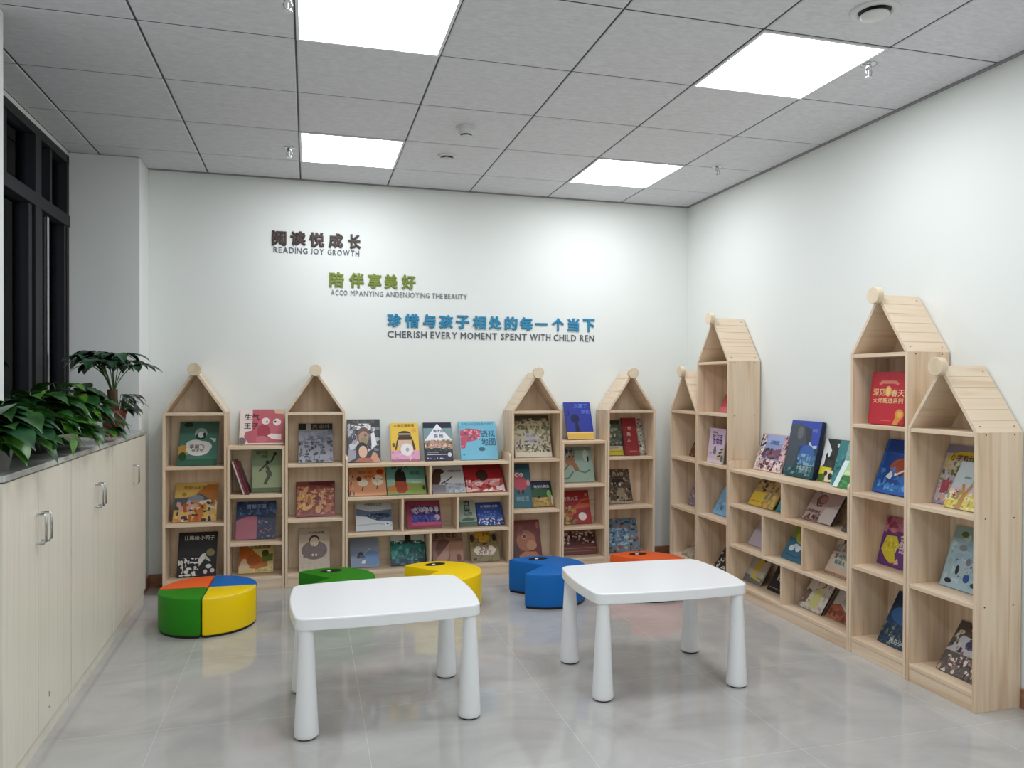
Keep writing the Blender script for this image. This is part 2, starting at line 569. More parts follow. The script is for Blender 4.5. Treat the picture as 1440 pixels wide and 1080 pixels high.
def tower(loc, rz, W, boards, label, group):
    """little house: uprights, shelves, pitched roof with a round finial"""
    t = empty('house_bookcase', label, 'bookcase', loc, (0, 0, rz), group)
    P, B = .016, .019
    eave = boards[-1]
    for x0 in (0, W - P):
        mb = MB()
        mb.box(x0, 0, 0, x0 + P, BD - .002, eave, WOOD_V, 0.001)
        xf = 0 if x0 == 0 else W
        panel_screws(mb, xf, [b - .01 for b in boards[1:]], (.045, .195))
        mb.build('side_panel', t)
    for k, z in enumerate(boards):
        mb = MB()
        mb.box(P + .0003, 0.002, z - B, W - P - .0003, BD - .012, z, WOOD_X, 0.001)
        mb.build('shelf', t)
    mb = MB(); mb.box(P + .0003, 0.004, 0, W - P - .0003, .022, boards[0] - B - .0003, WOOD_X, 0.001); mb.build('kick_board', t)
    apex = eave + .283 * (W / .385) ** .6
    mb = MB()
    mb.prism([(P + .001, 0.0), (W - P - .001, 0.0), (W - P - .001, eave), (W / 2, apex - .025), (P + .001, eave)], 'y', BD - .0115, BD - .0025, WOOD_V)
    mb.build('back_panel', t)
    T = .015
    half = W / 2
    sl = math.hypot(half, apex - eave)
    ux, uz = half / sl, (apex - eave) / sl
    for s in (0, 1):
        # one board from eave to ridge with sawn grooves on its outer face
        prof = [(0, 0)]
        n = 6
        for k in range(1, n):
            d = sl * k / n
            prof += [(d - .0011, 0), (d - .0011, .0018), (d + .0011, .0018), (d + .0011, 0)]
        prof += [(sl, 0)]
        inner = [(sl - T * uz / ux * .0 - T * ux / uz, T), (T * uz / ux, T)]
        def mp(d, n_):
            x = d * ux + n_ * uz
            z = eave + d * uz - n_ * ux
            return (x if s == 0 else W - x, z)
        pts = [mp(*p) for p in prof]
        # underside meets the ridge plane and the level of the eave
        dn = T / uz
        pts += [(half, apex - T / ux), (dn if s == 0 else W - dn, eave)]
        if s:
            pts = pts[::-1]
        mb = MB()
        mb.prism(pts, 'y', 0.0, BD - .002, WOOD_Y)
        # screw heads at the foot and near the ridge
        for dd, yy in ((.03, .03), (.03, .21), (sl - .03, .21)):
            c = mp(dd, -.0006)
            ring = []
            for q in range(6):
                e = mp(dd + .0035 * math.sin(q * PI / 3), -.0006)
                ring.append((e[0], yy + .0035 * math.cos(q * PI / 3), e[1]))
            mb.face(ring if s else ring[::-1], SCREW)
        mb.build('roof_panel', t)
    mb = MB()
    r = .041
    ring = [(W / 2 + r * math.cos(2 * PI * k / 40), apex - .004 + r * math.sin(2 * PI * k / 40)) for k in range(40)]
    mb.prism(ring, 'y', -.034, -.0005, WOOD_END, 0.002, 2)
    mb.build('round_finial', t)
    return t

def low_unit(loc, rz, W, boards, dividers, label, ears, group):
    t = empty('shelf_unit', label, 'bookcase', loc, (0, 0, rz), group)
    P, B = .016, .019
    top = boards[-1]
    for x0 in (0, W - P):
        mb = MB()
        if ears:
            r = .012
            o = [(0.0, 0), (BD - .002, 0), (BD - .002, top + .055), (.028, top + .055)]
            o += [(.028 - .028 * math.sin(a * PI / 12), top + .027 + .028 * math.cos(a * PI / 12)) for a in range(1, 7)]
            mb.prism(o, 'x', x0, x0 + P, WOOD_V, 0.0008)
        else:
            mb.box(x0, 0, 0, x0 + P, BD - .002, top, WOOD_V, 0.001)
        mb.build('side_panel', t)
    for z in boards:
        mb = MB(); mb.box(P + .0003, 0.002, z - B, W - P - .0003, BD - .012, z, WOOD_X, 0.001); mb.build('shelf', t)
    for row, fr in dividers:
        mb = MB()
        x = W * fr
        mb.box(x - .008, .004, boards[row] + .0003, x + .008, BD - .013, boards[row + 1] - B - .0003, WOOD_V, 0.001)
        mb.build('divider', t)
    mb = MB(); mb.box(P + .0003, 0.004, 0, W - P - .0003, .022, boards[0] - B - .0003, WOOD_X, 0.001); mb.build('kick_board', t)
    mb = MB(); mb.box(P + .0003, BD - .0115, 0, W - P - .0003, BD - .0025, top - .001, WOOD_X); mb.build('back_panel', t)
    return t

FY = -.246
TB = [.08, .45, .82, 1.17]
TT = TB + [1.523]
SB = [.08, .31, .625, .945]
WB = [.075, .335, .585, .81]
VB = [.075, .32, .585, .81]
gb, gr = 'bookcases along the back wall', 'bookcases along the right wall'
tower((-3.82, FY, 0), 0, .385, TB, 'leftmost house shaped pine bookcase on the back wall, beside the cabinets', gb)
low_unit((-3.432, FY, 0), 0, .360, SB, [], 'narrow flat topped pine shelves between the two left house bookcases', False, gb)
tower((-3.069, FY, 0), 0, .388, TB, 'second house shaped pine bookcase on the back wall, behind the green stool', gb)
low_unit((-2.678, FY, 0), 0, 1.164, WB, [(0, .5), (1, 1 / 3), (1, 2 / 3), (2, .5)], 'wide low pine bookcase in the middle of the back wall', True, gb)
tower((-1.511, FY, 0), 0, .378, TB, 'house shaped pine bookcase on the back wall, right of the wide low one', gb)
low_unit((-1.130, FY, 0), 0, .352, SB, [], 'narrow flat topped pine shelves between the two right house bookcases', False, gb)
tower((-.775, FY, 0), 0, .386, TB, 'house shaped pine bookcase on the back wall nearest the room corner', gb)
R = -PI / 2
tower((FY, -.205, 0), R, .412, TB, 'short house shaped pine bookcase on the right wall nearest the room corner', gr)
tower((FY, -.620, 0), R, .424, TT, 'tall house shaped pine bookcase on the right wall near the corner', gr)
low_unit((FY, -1.047, 0), R, 1.176, VB, [(0, .5), (1, 1 / 3), (1, 2 / 3), (2, .5)], 'wide low pine bookcase between the tall houses on the right wall', True, gr)
tower((FY, -2.226, 0), R, .386, TT, 'tall house shaped pine bookcase on the right wall holding the red boxed set', gr)
tower((FY, -2.615, 0), R, .385, TB, 'house shaped pine bookcase nearest the viewer on the right wall', gr)

# ------------------------------------------------------------------ lettering on the back wall
def lettering(name, label, items, z0, hz, m, ext, off, slope=0.0):
    x0 = items[0][1]
    t = empty(name, label, 'wall lettering', (x0, -0.0005, z0), group='lettering on the back wall')
    for ch, a, b in items:
        mb = MB()
        put_text(mb, ch, a - x0, b - x0, 0, m, y=-ext, bold=off, extrude=.02, height=hz if ch != '一' else hz * .17, depth=ext / (.02 + off))
        mb.build('character', t)
    return t
def X(px, v):                    # wall positions measured along the lettering, in metres
    return px
BROWN = paint('#3F2E28', 0.45); GREEN = paint('#77872F', 0.45); TEAL = paint('#2A86AE', 0.4); GREYL = paint('#565C66', 0.5); GREYL2 = paint('#80868B', 0.5)
LAB1 = [('阅', -3.167, -3.069), ('读', -3.043, -2.938), ('悦', -2.918, -2.814), ('成', -2.788, -2.686), ('长', -2.653, -2.563)]
LAB2 = [('陪', -2.78, -2.68), ('伴', -2.645, -2.54), ('享', -2.513, -2.418), ('美', -2.4, -2.303), ('好', -2.277, -2.174)]
LAB3 = [('珍', -2.377, -2.273), ('惜', -2.252, -2.148), ('与', -2.12, -2.026), ('孩', -2.002, -1.897), ('子', -1.878, -1.776), ('相', -1.751, -1.649), ('处', -1.632, -1.529), ('的', -1.507, -1.406), ('每', -1.39, -1.289), ('一', -1.27, -1.172), ('个', -1.137, -1.037), ('当', -1.012, -0.915), ('下', -0.887, -0.79)]
ENG1 = [('READING', -3.157, -2.925), ('JOY', -2.908, -2.815), ('GROWTH', -2.795, -2.572)]
ENG2 = [('ACCO', -2.771, -2.653), ('MPANYING', -2.636, -2.402), ('ANDENJOYING', -2.389, -2.07), ('THE', -2.058, -1.972), ('BEAUTY', -1.962, -1.792)]
ENG3 = [('CHERISH', -2.376, -2.088), ('EVERY', -2.066, -1.864), ('MOMENT', -1.843, -1.562), ('SPENT', -1.538, -1.331), ('WITH', -1.312, -1.144), ('CHILD', -1.125, -0.938), ('REN', -0.912, -0.791)]
def spell(words, h):
    out = []
    capV = text_mesh('H')[0]
    k = h / (max(v[1] for v in capV) - min(v[1] for v in capV))
    for wd, a, b in words:
        a, b = a + .0025, b - .0025
        ws = []
        for c in wd:
            V = text_mesh(c)[0]
            ws.append((max(v[0] for v in V) - min(v[0] for v in V)) * k)
        gap = ((b - a) - sum(ws)) / max(len(wd) - 1, 1)
        f = 1.0
        want = .27 * sum(ws) / len(ws)
        if gap < want:
            f = (b - a) / (sum(ws) + want * (len(wd) - 1)); gap = want * f
        x = a
        for c, q in zip(wd, ws):
            out.append((c, x, x + q * f)); x += q * f + gap
    return out
lettering('wall_lettering', 'large dark brown Chinese characters, topmost line of the wall lettering', LAB1, 2.366, .107, BROWN, .005, .048)
lettering('wall_lettering', 'small grey English line READING JOY GROWTH under the brown characters', spell(ENG1, .040), 2.285, .040, GREYL, .0025, .010)
lettering('wall_lettering', 'large olive green Chinese characters, middle line of the wall lettering', LAB2, 2.094, .107, GREEN, .005, .048)
lettering('wall_lettering', 'small pale grey English line beginning ACCO MPANYING under the green characters', spell(ENG2, .037), 2.004, .037, GREYL2, .0025, .004)
lettering('wall_lettering', 'long row of teal blue Chinese characters, lowest line of the wall lettering', LAB3, 1.818, .101, TEAL, .005, .048)
lettering('wall_lettering', 'grey English line beginning CHERISH EVERY MOMENT under the teal characters', spell(ENG3, .049), 1.718, .049, GREYL, .0025, .010)

# ------------------------------------------------------------------ white tables
def table_outline(a, b, bulge, rc, n=10):
    """rounded rectangle with slightly bowed sides, half sizes a, b"""
    pts = []
    for cx, cy, a0 in ((a - rc, b - rc, 0), (-a + rc, b - rc, 90), (-a + rc, -b + rc, 180), (a - rc, -b + rc, 270)):
        for k in range(n + 1):
            t = math.radians(a0 + 90 * k / n)
            pts.append((cx + rc * math.cos(t), cy + rc * math.sin(t)))
    dense = []
    for k in range(len(pts)):
        p, q = pts[k], pts[(k + 1) % len(pts)]
        m = max(1, int(math.hypot(q[0] - p[0], q[1] - p[1]) / .05))
        for s in range(m):
            f = s / m
            dense.append((p[0] + (q[0] - p[0]) * f, p[1] + (q[1] - p[1]) * f))
    out = []
    for x, y in dense:
        out.append((x * (1 + bulge / a * (1 - (y / b) ** 2)), y * (1 + bulge / b * (1 - (x / a) ** 2))))
    return out
def make_table(loc, rz, label):
    t = empty('children_table', label, 'table', loc, (0, 0, rz), 'white play tables')
    mb = MB()
    a, b = .361, .258
    ht = .466
    o = table_outline(a, b, .022, .034)
    prof = [(-.03, ht - .047), (-.003, ht - .047), (-.0006, ht - .0464), (0, ht - .044), (0, ht - .043), (0, ht - .008), (0, ht - .0065), (-.0012, ht - .0025), (-.004, ht - .0006), (-.0065, ht), (-.009, ht)]
    rows = []
    for d, z in prof:
        rows.append([(x * (1 + d / a), y * (1 + d / b), z) for x, y in o])
    mb.grid(rows, WHITE_PL, True, closed=True)
    mb.face(rows[-1], WHITE_PL)
    mb.face(rows[0][::-1], WHITE_PL)
    mb.build('tabletop', t)
    for sx in (-1, 1):
        for sy in (-1, 1):
            mb = MB()
            mb.lathe([(.043, .006), (.0465, .010), (.0465, .02), (.0435, .07), (.0385, .18), (.033, .29), (.0285, .375), (.0275, ht - .0465)], WHITE_PL, (sx * .323, sy * .229, 0))
            leg = mb.build('leg', t)
            mb = MB()
            mb.lathe([(.036, 0.0), (.040, .001), (.040, .0058)], BLACK, (sx * .323, sy * .229, 0))
            mb.build('foot_pad', leg)
    return t
make_table((-2.614, -2.268, 0), math.radians(2.0), 'white plastic children table on the left with cone legs')
make_table((-1.362, -2.240, 0), math.radians(-1.0), 'white plastic children table on the right with cone legs, before the blue stool')

# ------------------------------------------------------------------ leather stools
def leather(h):
    return paint(h, 0.45, 0.32, bump=0.10, bscale=260)
SG, SY, SBL, SO = leather('#23870A'), leather('#FDD600'), leather('#0769BA'), leather('#F0642A')
PH = .212
def arc(r, a0, a1, n):
    return [(r * math.cos(math.radians(a0 + (a1 - a0) * k / n)), r * math.sin(math.radians(a0 + (a1 - a0) * k / n))) for k in range(n + 1)]
def cushion(mb, o, m, z0, z1, crown=.010):
    """padded block: outline o (counter clockwise), rounded upper and lower edges"""
    bm = bmesh.new()
    lo = [bm.verts.new((x, y, z0)) for x, y in o]
    hi = [bm.verts.new((x, y, z1)) for x, y in o]
    n = len(o)
    bm.faces.new(lo[::-1]); top = bm.faces.new(hi)
    for k in range(n):
        bm.faces.new((lo[k], lo[(k + 1) % n], hi[(k + 1) % n], hi[k]))
    bmesh.ops.recalc_face_normals(bm, faces=bm.faces[:])
    ed = []
    for e in bm.edges:
        if abs(e.verts[0].co.z - e.verts[1].co.z) < 1e-6:
            ed.append(e)
        else:
            if len(e.link_faces) == 2 and e.link_faces[0].normal.angle(e.link_faces[1].normal) > 0.6:
                ed.append(e)
    bmesh.ops.bevel(bm, geom=ed, offset=.010, segments=3, affect='EDGES', profile=0.5, clamp_overlap=True)
    mb.add_bm(bm, m, True)
def offset_outline(o, d):
    n = len(o); out = []
    for k in range(n):
        p0, p, p1 = Vector(o[k - 1]), Vector(o[k]), Vector(o[(k + 1) % n])
        a, b = (p - p0).normalized(), (p1 - p).normalized()
        na, nb = Vector((a.y, -a.x)), Vector((b.y, -b.x))
        m = (na + nb)
        m = m / max(m.dot(na), .3) if m.length > 1e-6 else na
        q = p + m * d
        out.append((q.x, q.y))
    return out
def stool_parts(t, o, m, piping=None):
    mb = MB(); cushion(mb, o, m, .012, PH); mb.build('seat_body', t)
    mb = MB(); mb.prism(offset_outline(o, -.008), 'z', 0.0, .0118, BLACK); mb.build('base', t)
    mb = MB()
    mb.tube([(x, y, PH - .0035) for x, y in offset_outline(o, -.003)], .0024, piping or m, 6, closed=True)
    mb.build('piping', t)
PC = (-3.465, -.932)
PR = .256
for nm, m, a0, lab in (('green', SG, 180, 'green leather wedge stool, front left quarter of the four coloured round'),
                    ('yellow', SY, 270, 'yellow leather wedge stool, front right quarter of the four coloured round'),
                    ('blue', SBL, 0, 'blue leather wedge stool, back right quarter of the four coloured round'),
                    ('orange', SO, 90, 'orange leather wedge stool, back left quarter of the four coloured round')):
    g = .0035
    t = empty('wedge_stool', lab, 'stool', (PC[0], PC[1], 0), (0, 0, math.radians(-1.5)), 'wedge stools pushed into a round')
    o = arc(PR, a0, a0 + 90, 26)
    s = (math.cos(math.radians(a0 + 45)), math.sin(math.radians(a0 + 45)))
    o = [(0, 0)] + o
    o = [(x + s[0] * g * 1.41, y + s[1] * g * 1.41) for x, y in o]
    stool_parts(t, o, m, paint('#F0E08A', .45) if nm == 'yellow' else None)
    o2 = t
def chomper(loc, rz, m, label, piping=None):
    t = empty('round_stool', label, 'stool', loc, (0, 0, rz), 'round stools with a wedge cut out and an eye')
    o = [(0, 0)] + arc(.265, 226, 494, 56)
    stool_parts(t, o, m, piping)
    mb = MB()
    ex, ey, er = .012, .168, math.radians(9)
    def E(a, sx, sy, dx=0, dy=0):
        x, y = sx * math.cos(a) + dx, sy * math.sin(a) * (1 if math.sin(a) > 0 else .8) + dy
        return (ex + x * math.cos(er) - y * math.sin(er), ey + x * math.sin(er) + y * math.cos(er))
    ring = [E(2 * PI * k / 32, .066, .040) for k in range(32)]
    mb.prism(ring, 'z', PH + .0002, PH + .0025, BLACK)
    e = mb.build('eye', t)
    mb = MB()
    ring = [E(2 * PI * k / 20, .012, .011, -.014, -.006) for k in range(20)]
    mb.prism(ring, 'z', PH + .0027, PH + .004, paint('#FFFFFF', .4))
    mb.build('eye_highlight', e)
    return t
chomper((-2.797, -.900, 0), math.radians(0), SG, 'green round stool with a wedge cut out, behind the left table')
chomper((-2.146, -.890, 0), math.radians(2), SY, 'yellow round stool with a wedge cut out, between the tables')
chomper((-1.470, -.900, 0), math.radians(0), SBL, 'blue round stool with a wedge cut out, left of the right table')
chomper((-.775, -.930, 0), math.radians(-2), SO, 'orange round stool with a wedge cut out, behind the right table')

# ------------------------------------------------------------------ plants on the worktop
rng = random.Random(5)
def leaf_mat(name, a, b, c):
    return grain(name, [(0.3, a), (0.5, b), (0.75, c)], (14, 14, 14), rough=0.33, spec=0.5, bump=0.05)
LEAF_D = leaf_mat('dark_leaf', '#16351F', '#1F4A2A', '#2C5F35')
LEAF_P = leaf_mat('pothos_leaf', '#17390F', '#235220', '#40702A')
LEAF_Y = leaf_mat('young_pothos_leaf', '#2F6118', '#467F24', '#79A23E')
LEAF_DARK = leaf_mat('purple_green_leaf', '#14201A', '#1D2C24', '#2A3B30')
STEM = paint('#4D6B33', .5)
def leaf(mb, base, direc, up, L, Wd, m, droop=.35, heart=True, fold=.25, n=7):
    """one curved leaf blade with a midrib fold"""
    d = Vector(direc).normalized()
    u = Vector(up)
    s = d.cross(u).normalized()
    u = s.cross(d).normalized()
    rows = []
    p = Vector(base)
    ang = 0.0
    step = L / n
    for k in range(n + 1):
        f = k / n
        if heart:
            wd = Wd * (math.sin(PI * min(1, f * .92 + .16)) ** .75) * (1 - f) ** .35 if f < 1 else 0
        else:
            wd = Wd * math.sin(PI * (f ** .8)) ** .9 if 0 < f < 1 else Wd * .04
        dd = d * math.cos(ang) - u * math.sin(ang)
        uu = u * math.cos(ang) + d * math.sin(ang)
        lift = fold * wd
        rows.append([p - s * wd + uu * lift, p - s * wd * .5 + uu * lift * .35, p, p + s * wd * .5 + uu * lift * .35, p + s * wd + uu * lift])
        p = p + dd * step
        ang += droop / n * 2
    mb.grid(rows, m, True)
def pothos(name, loc, pot, label, n, R_, hgt, spec=(), young=.18, seed=1, big=1.0, front=0):
    rg = random.Random(seed)
    t = empty(name, label, 'potted plant', loc, group='potted plants on the window worktop')
    mb = MB()
    r, hp, m = pot
    mb.lathe([(r * .72, 0), (r * .74, .002), (r * .97, hp - .02), (r * 1.03, hp - .018), (r * 1.03, hp), (r * .94, hp), (r * .90, hp - .02)], m, n=36)
    mb.build('pot', t)
    mb = MB(); mb.lathe([(r * .89, hp - .022), (r * .5, hp - .016), (.002, hp - .015)], paint('#2A1F18', .9), n=24); mb.build('soil', t)
    st, lv = MB(), MB()
    def one(tip, direc, L, mat, droop=.5):
        b = Vector((rg.uniform(-.4, .4) * r, rg.uniform(-.4, .4) * r, hp - .02))
        tip = Vector(tip)
        mid = (b + tip) / 2 + Vector((0, 0, .05 + .25 * max(0, (tip - b).to_2d().length - .05)))
        path = [(1 - q) ** 2 * b + 2 * q * (1 - q) * mid + q * q * tip for q in [k / 6 for k in range(7)]]
        st.tube(path, .0022, STEM, 5)
        leaf(lv, tip, direc, (0, 0, 1), L, L * .40, mat, droop)
    for k in range(n):
        a = rg.uniform(0, 2 * PI)
        e = rg.random()
        rad = R_ * (.25 + .75 * e) * rg.uniform(.8, 1.0)
        z = (hp + hgt) * (1 - e) ** .6 * rg.uniform(.75, 1.0) + .05
        tip = [rad * math.cos(a) * .72, rad * math.sin(a) * 1.1, max(z, .05)]
        tip[1] = max(tip[1], -2.72 - loc[1])
        xm = XL if loc[1] > -2.2 else -4.05
        tip[0] = max(tip[0], xm + .04 - loc[0])
        aa = a + rg.uniform(-.7, .7)
        dr = Vector((math.cos(aa), math.sin(aa), rg.uniform(-.35, .25)))
        if tip[0] < xm + .2 - loc[0]:
            dr.x = abs(dr.x)
        L = rg.uniform(.10, .155) * big
        if tip[2] < .12 and dr.z < 0:
            dr.z = .15
        one(tip, dr, L, LEAF_Y if rg.random() < young else (LEAF_P if rg.random() < .75 else LEAF_D), droop=rg.uniform(.2, .6))
    for tip, dr, L, mat, dp in spec:
        one(tip, dr, L, mat, dp)
    edge = -3.868 - loc[0]
    for k in range(front):
        # runners that lean over the front edge of the worktop
        yy = rg.uniform(-.22, .24)
        over = rg.random() < .55
        tip = (edge - rg.uniform(-.01, .05), yy, rg.uniform(.07, .15)) if over else (edge - rg.uniform(.08, .14), yy, rg.uniform(.06, .14))
        one(tip, (rg.uniform(.6, .9), rg.uniform(-.45, .45), rg.uniform(-.75, -.2) if over else .12), rg.uniform(.09, .14) * big, LEAF_Y if rg.random() < young else LEAF_P, droop=rg.uniform(.15, .4))
    # foliage lies on the worktop and against the wall, never inside them
    for g_ in (lv, st):
        out = []
        for x, y, z in g_.v:
            if x < edge + .004 and z < .004:
                z = .004 + .0005 * rg.random()
            lim = (-4.045 if y + loc[1] < -2.19 else XL + .03) - loc[0]
            out.append((max(x, lim), y, z))
        g_.v = out
    st.build('stems', t)
    lv.build('leaves', t)
    return t
CTZ = CT + .022
POTG = paint('#8E8C88', .5); POTB = paint('#3A3A3A', .5)
pothos('potted_pothos', (-3.985, -2.52, CTZ), (.072, .10, POTG), 'bushy green trailing plant in a grey pot at the left edge of the photo', 84, .25, .09,
       [((.0, -.16, .19), (.9, .1, -.1), .17, LEAF_D, .35), ((.02, -.05, .21), (.8, .35, 0), .16, LEAF_P, .4)], .12, 3, 1.2, 12)
pothos('potted_pothos', (-4.06, -1.88, CTZ), (.08, .12, POTB), 'bushy trailing plant with light green leaves hanging over the worktop edge', 100, .27, .10,
       [((.17, -.18, .14), (.45, -.05, -.9), .16, LEAF_Y, .25), ((.12, -.16, .17), (.75, .2, -.3), .13, LEAF_Y, .4), ((.11, .0, .2), (.9, -.2, .1), .13, LEAF_Y, .4),
        ((.10, -.27, .10), (.5, -.1, -.5), .13, LEAF_P, .3)], .25, 8, 1.12, 14)
pothos('potted_pothos', (-4.07, -1.37, CTZ), (.08, .12, POTB), 'bushy green trailing plant beside the red pot', 100, .27, .13,
       [((.05, .05, .25), (.9, .1, .2), .13, LEAF_Y, .5), ((.02, -.1, .28), (.7, -.3, .2), .13, LEAF_Y, .5)], .2, 13, 1.0, 8)

def money_tree(loc):
    t = empty('potted_money_tree', 'small tree with umbrella like dark leaves in a red brown pot', 'potted plant', loc, group='potted plants on the window worktop')
    mb = MB()
    POT = paint('#8E3B33', .45)
    mb.lathe([(.048, 0), (.050, .002), (.063, .125), (.068, .126), (.069, .145), (.064, .145), (.061, .128)], POT, n=36)
    mb.build('pot', t)
    mb = MB(); mb.lathe([(.0605, .126), (.03, .13), (.002, .131)], paint('#2A1F18', .9), n=24); mb.build('soil', t)
    mb = MB()
    BARK = grain('brown_bark', [(0.3, '#4A3A2A'), (0.6, '#6B563E')], (30, 30, 8), rough=.8, bump=.5)
    mb.tube([(0, 0, .12), (-.004, .002, .16), (-.006, .0, .21), (-.008, .002, .262)], [.034, .030, .026, .027], BARK, 14)
    mb.build('trunk', t)
    st, lv = MB(), MB()
    rg = random.Random(21)
    heads = []
    for k in range(15):
        a = 2 * PI * k / 15 + rg.uniform(-.2, .2)
        rad = rg.choice([.05, .11, .16]) * rg.uniform(.8, 1.2)
        h = .46 - .35 * rad + rg.uniform(-.03, .035)
        heads.append((rad * math.cos(a) - .05, rad * math.sin(a), h, a))
    for x, y, h, a in heads:
        b = Vector((-.006 + .012 * math.cos(a), .012 * math.sin(a), .258))
        e = Vector((x, y, h))
        mid = Vector((x * .35, y * .35, .26 + (h - .26) * .65))
        path = [(1 - q) ** 2 * b + 2 * q * (1 - q) * mid + q * q * e for q in [k / 7 for k in range(8)]]
        st.tube(path, .0026, STEM, 6)
        nl = rg.choice([5, 6, 6])
        for q in range(nl):
            al = a + 2 * PI * q / nl + rg.uniform(-.2, .2)
            out = math.cos(al - a)
            L = rg.uniform(.105, .15) * (1 + .15 * out)
            leaf(lv, e, (math.cos(al), math.sin(al), .22 + rg.uniform(-.15, .1)), (0, 0, 1), L, L * .24, LEAF_D, droop=rg.uniform(.45, .8), heart=False, fold=.18)
    st.build('stems', t)
    lv.build('leaves', t)
    st, lv = MB(), MB()
    for k in range(26):
        a = rg.uniform(-.9, 1.2)
        rad = rg.uniform(.07, .15)
        e = Vector((rad * math.cos(a) * .9, rad * math.sin(a), .145 + rg.uniform(.0, .11)))
        b = Vector((.04 * math.cos(a), .04 * math.sin(a), .127))
        mid = (b + e) / 2 + Vector((0, 0, .05))
        st.tube([b, (b + mid) / 2, mid, (mid + e) / 2, e], .002, STEM, 5)
        leaf(lv, e, (math.cos(a), math.sin(a), rg.uniform(-.7, .1)), (0, 0, 1), rg.uniform(.055, .085), rg.uniform(.022, .03), LEAF_DARK, droop=.6, fold=.1)
    o = st.build('runner_stems', t)
    o = lv.build('ground_leaves', t); o['label'] = 'small dark purplish leaves round the foot of the tree'
    return t
money_tree((-3.978, -.80, CTZ))

# ------------------------------------------------------------------ things on the ceiling
def sprinkler(x, y, label):
    t = empty('sprinkler_head', label, 'sprinkler', (x, y, H), group='sprinklers on the ceiling')
    mb = MB(); mb.lathe([(.034, -.0005), (.034, -.003), (.022, -.007), (.014, -.008)], CHROME, n=28); mb.build('escutcheon', t)
    mb = MB()
    mb.lathe([(.012, -.007), (.012, -.022), (.009, -.024)], CHROME, n=18)
    for s in (-1, 1):
        mb.tube([(s * .010, 0, -.022), (s * .016, 0, -.034), (s * .012, 0, -.048), (s * .003, 0, -.055)], .0026, CHROME, 8)
    mb.build('frame', t)
    mb = MB(); mb.tube([(0, 0, -.024), (0, 0, -.053)], .0024, paint('#B9BDBE', .15), 8); o = mb.build('bulb', t)
    mb = MB(); mb.lathe([(.017, -.0585), (.017, -.057), (.004, -.055)], CHROME, n=20); mb.build('deflector', t)
sprinkler(-2.999, -2.63, 'chrome sprinkler at the top edge of the photo, left of the large panel')
sprinkler(-3.035, -.74, 'chrome sprinkler left of the far left lit panel')
sprinkler(-.546, -2.70, 'chrome sprinkler beside the near right lit panel')
sprinkler(-.365, -1.09, 'chrome sprinkler near the right wall by the far right lit panel')
DW = paint('#D9DBDA', .45)
t = empty('smoke_detector', 'white domed smoke detector on a middle ceiling tile', 'smoke detector', (-2.085, -1.39, H))
mb = MB(); mb.lathe([(.054, -.0005), (.054, -.012), (.050, -.014)], DW, n=40); mb.build('base', t)
mb = MB(); mb.lathe([(.049, -.0145), (.047, -.030), (.036, -.040), (.034, -.0415)], DW, n=40); mb.build('housing', t)
mb = MB(); mb.lathe([(.031, -.0416), (.031, -.050)], BLACK, n=40); mb.build('vent_slot', t)
mb = MB(); mb.lathe([(.035, -.0502), (.034, -.055), (.022, -.058), (.002, -.0585)], DW, n=40); mb.build('cap', t)
def valve(x, y, r, label, name):
    t = empty(name, label, 'ceiling vent', (x, y, H), group='round vents in the ceiling')
    mb = MB(); mb.lathe([(r, -.0005), (r, -.003), (r * .93, -.008), (r * .72, -.009), (r * .66, -.002)], DW, n=48, cap=False); mb.build('ring', t)
    mb = MB(); mb.lathe([(r * .655, -.0008), (r * .64, -.0012), (.002, -.0014)], paint('#1A1A1C', .6), n=48); mb.build('throat', t)
    mb = MB(); mb.lathe([(r * .14, -.0016), (r * .14, -.012), (r * .58, -.016), (r * .6, -.020), (r * .5, -.025), (.002, -.028)], DW, n=48); mb.build('disc', t)
valve(-.866, -3.115, .088, 'large round white air vent near the top edge of the photo', 'air_vent')
valve(-2.094, -.835, .058, 'small round white vent behind the smoke detector', 'air_vent')
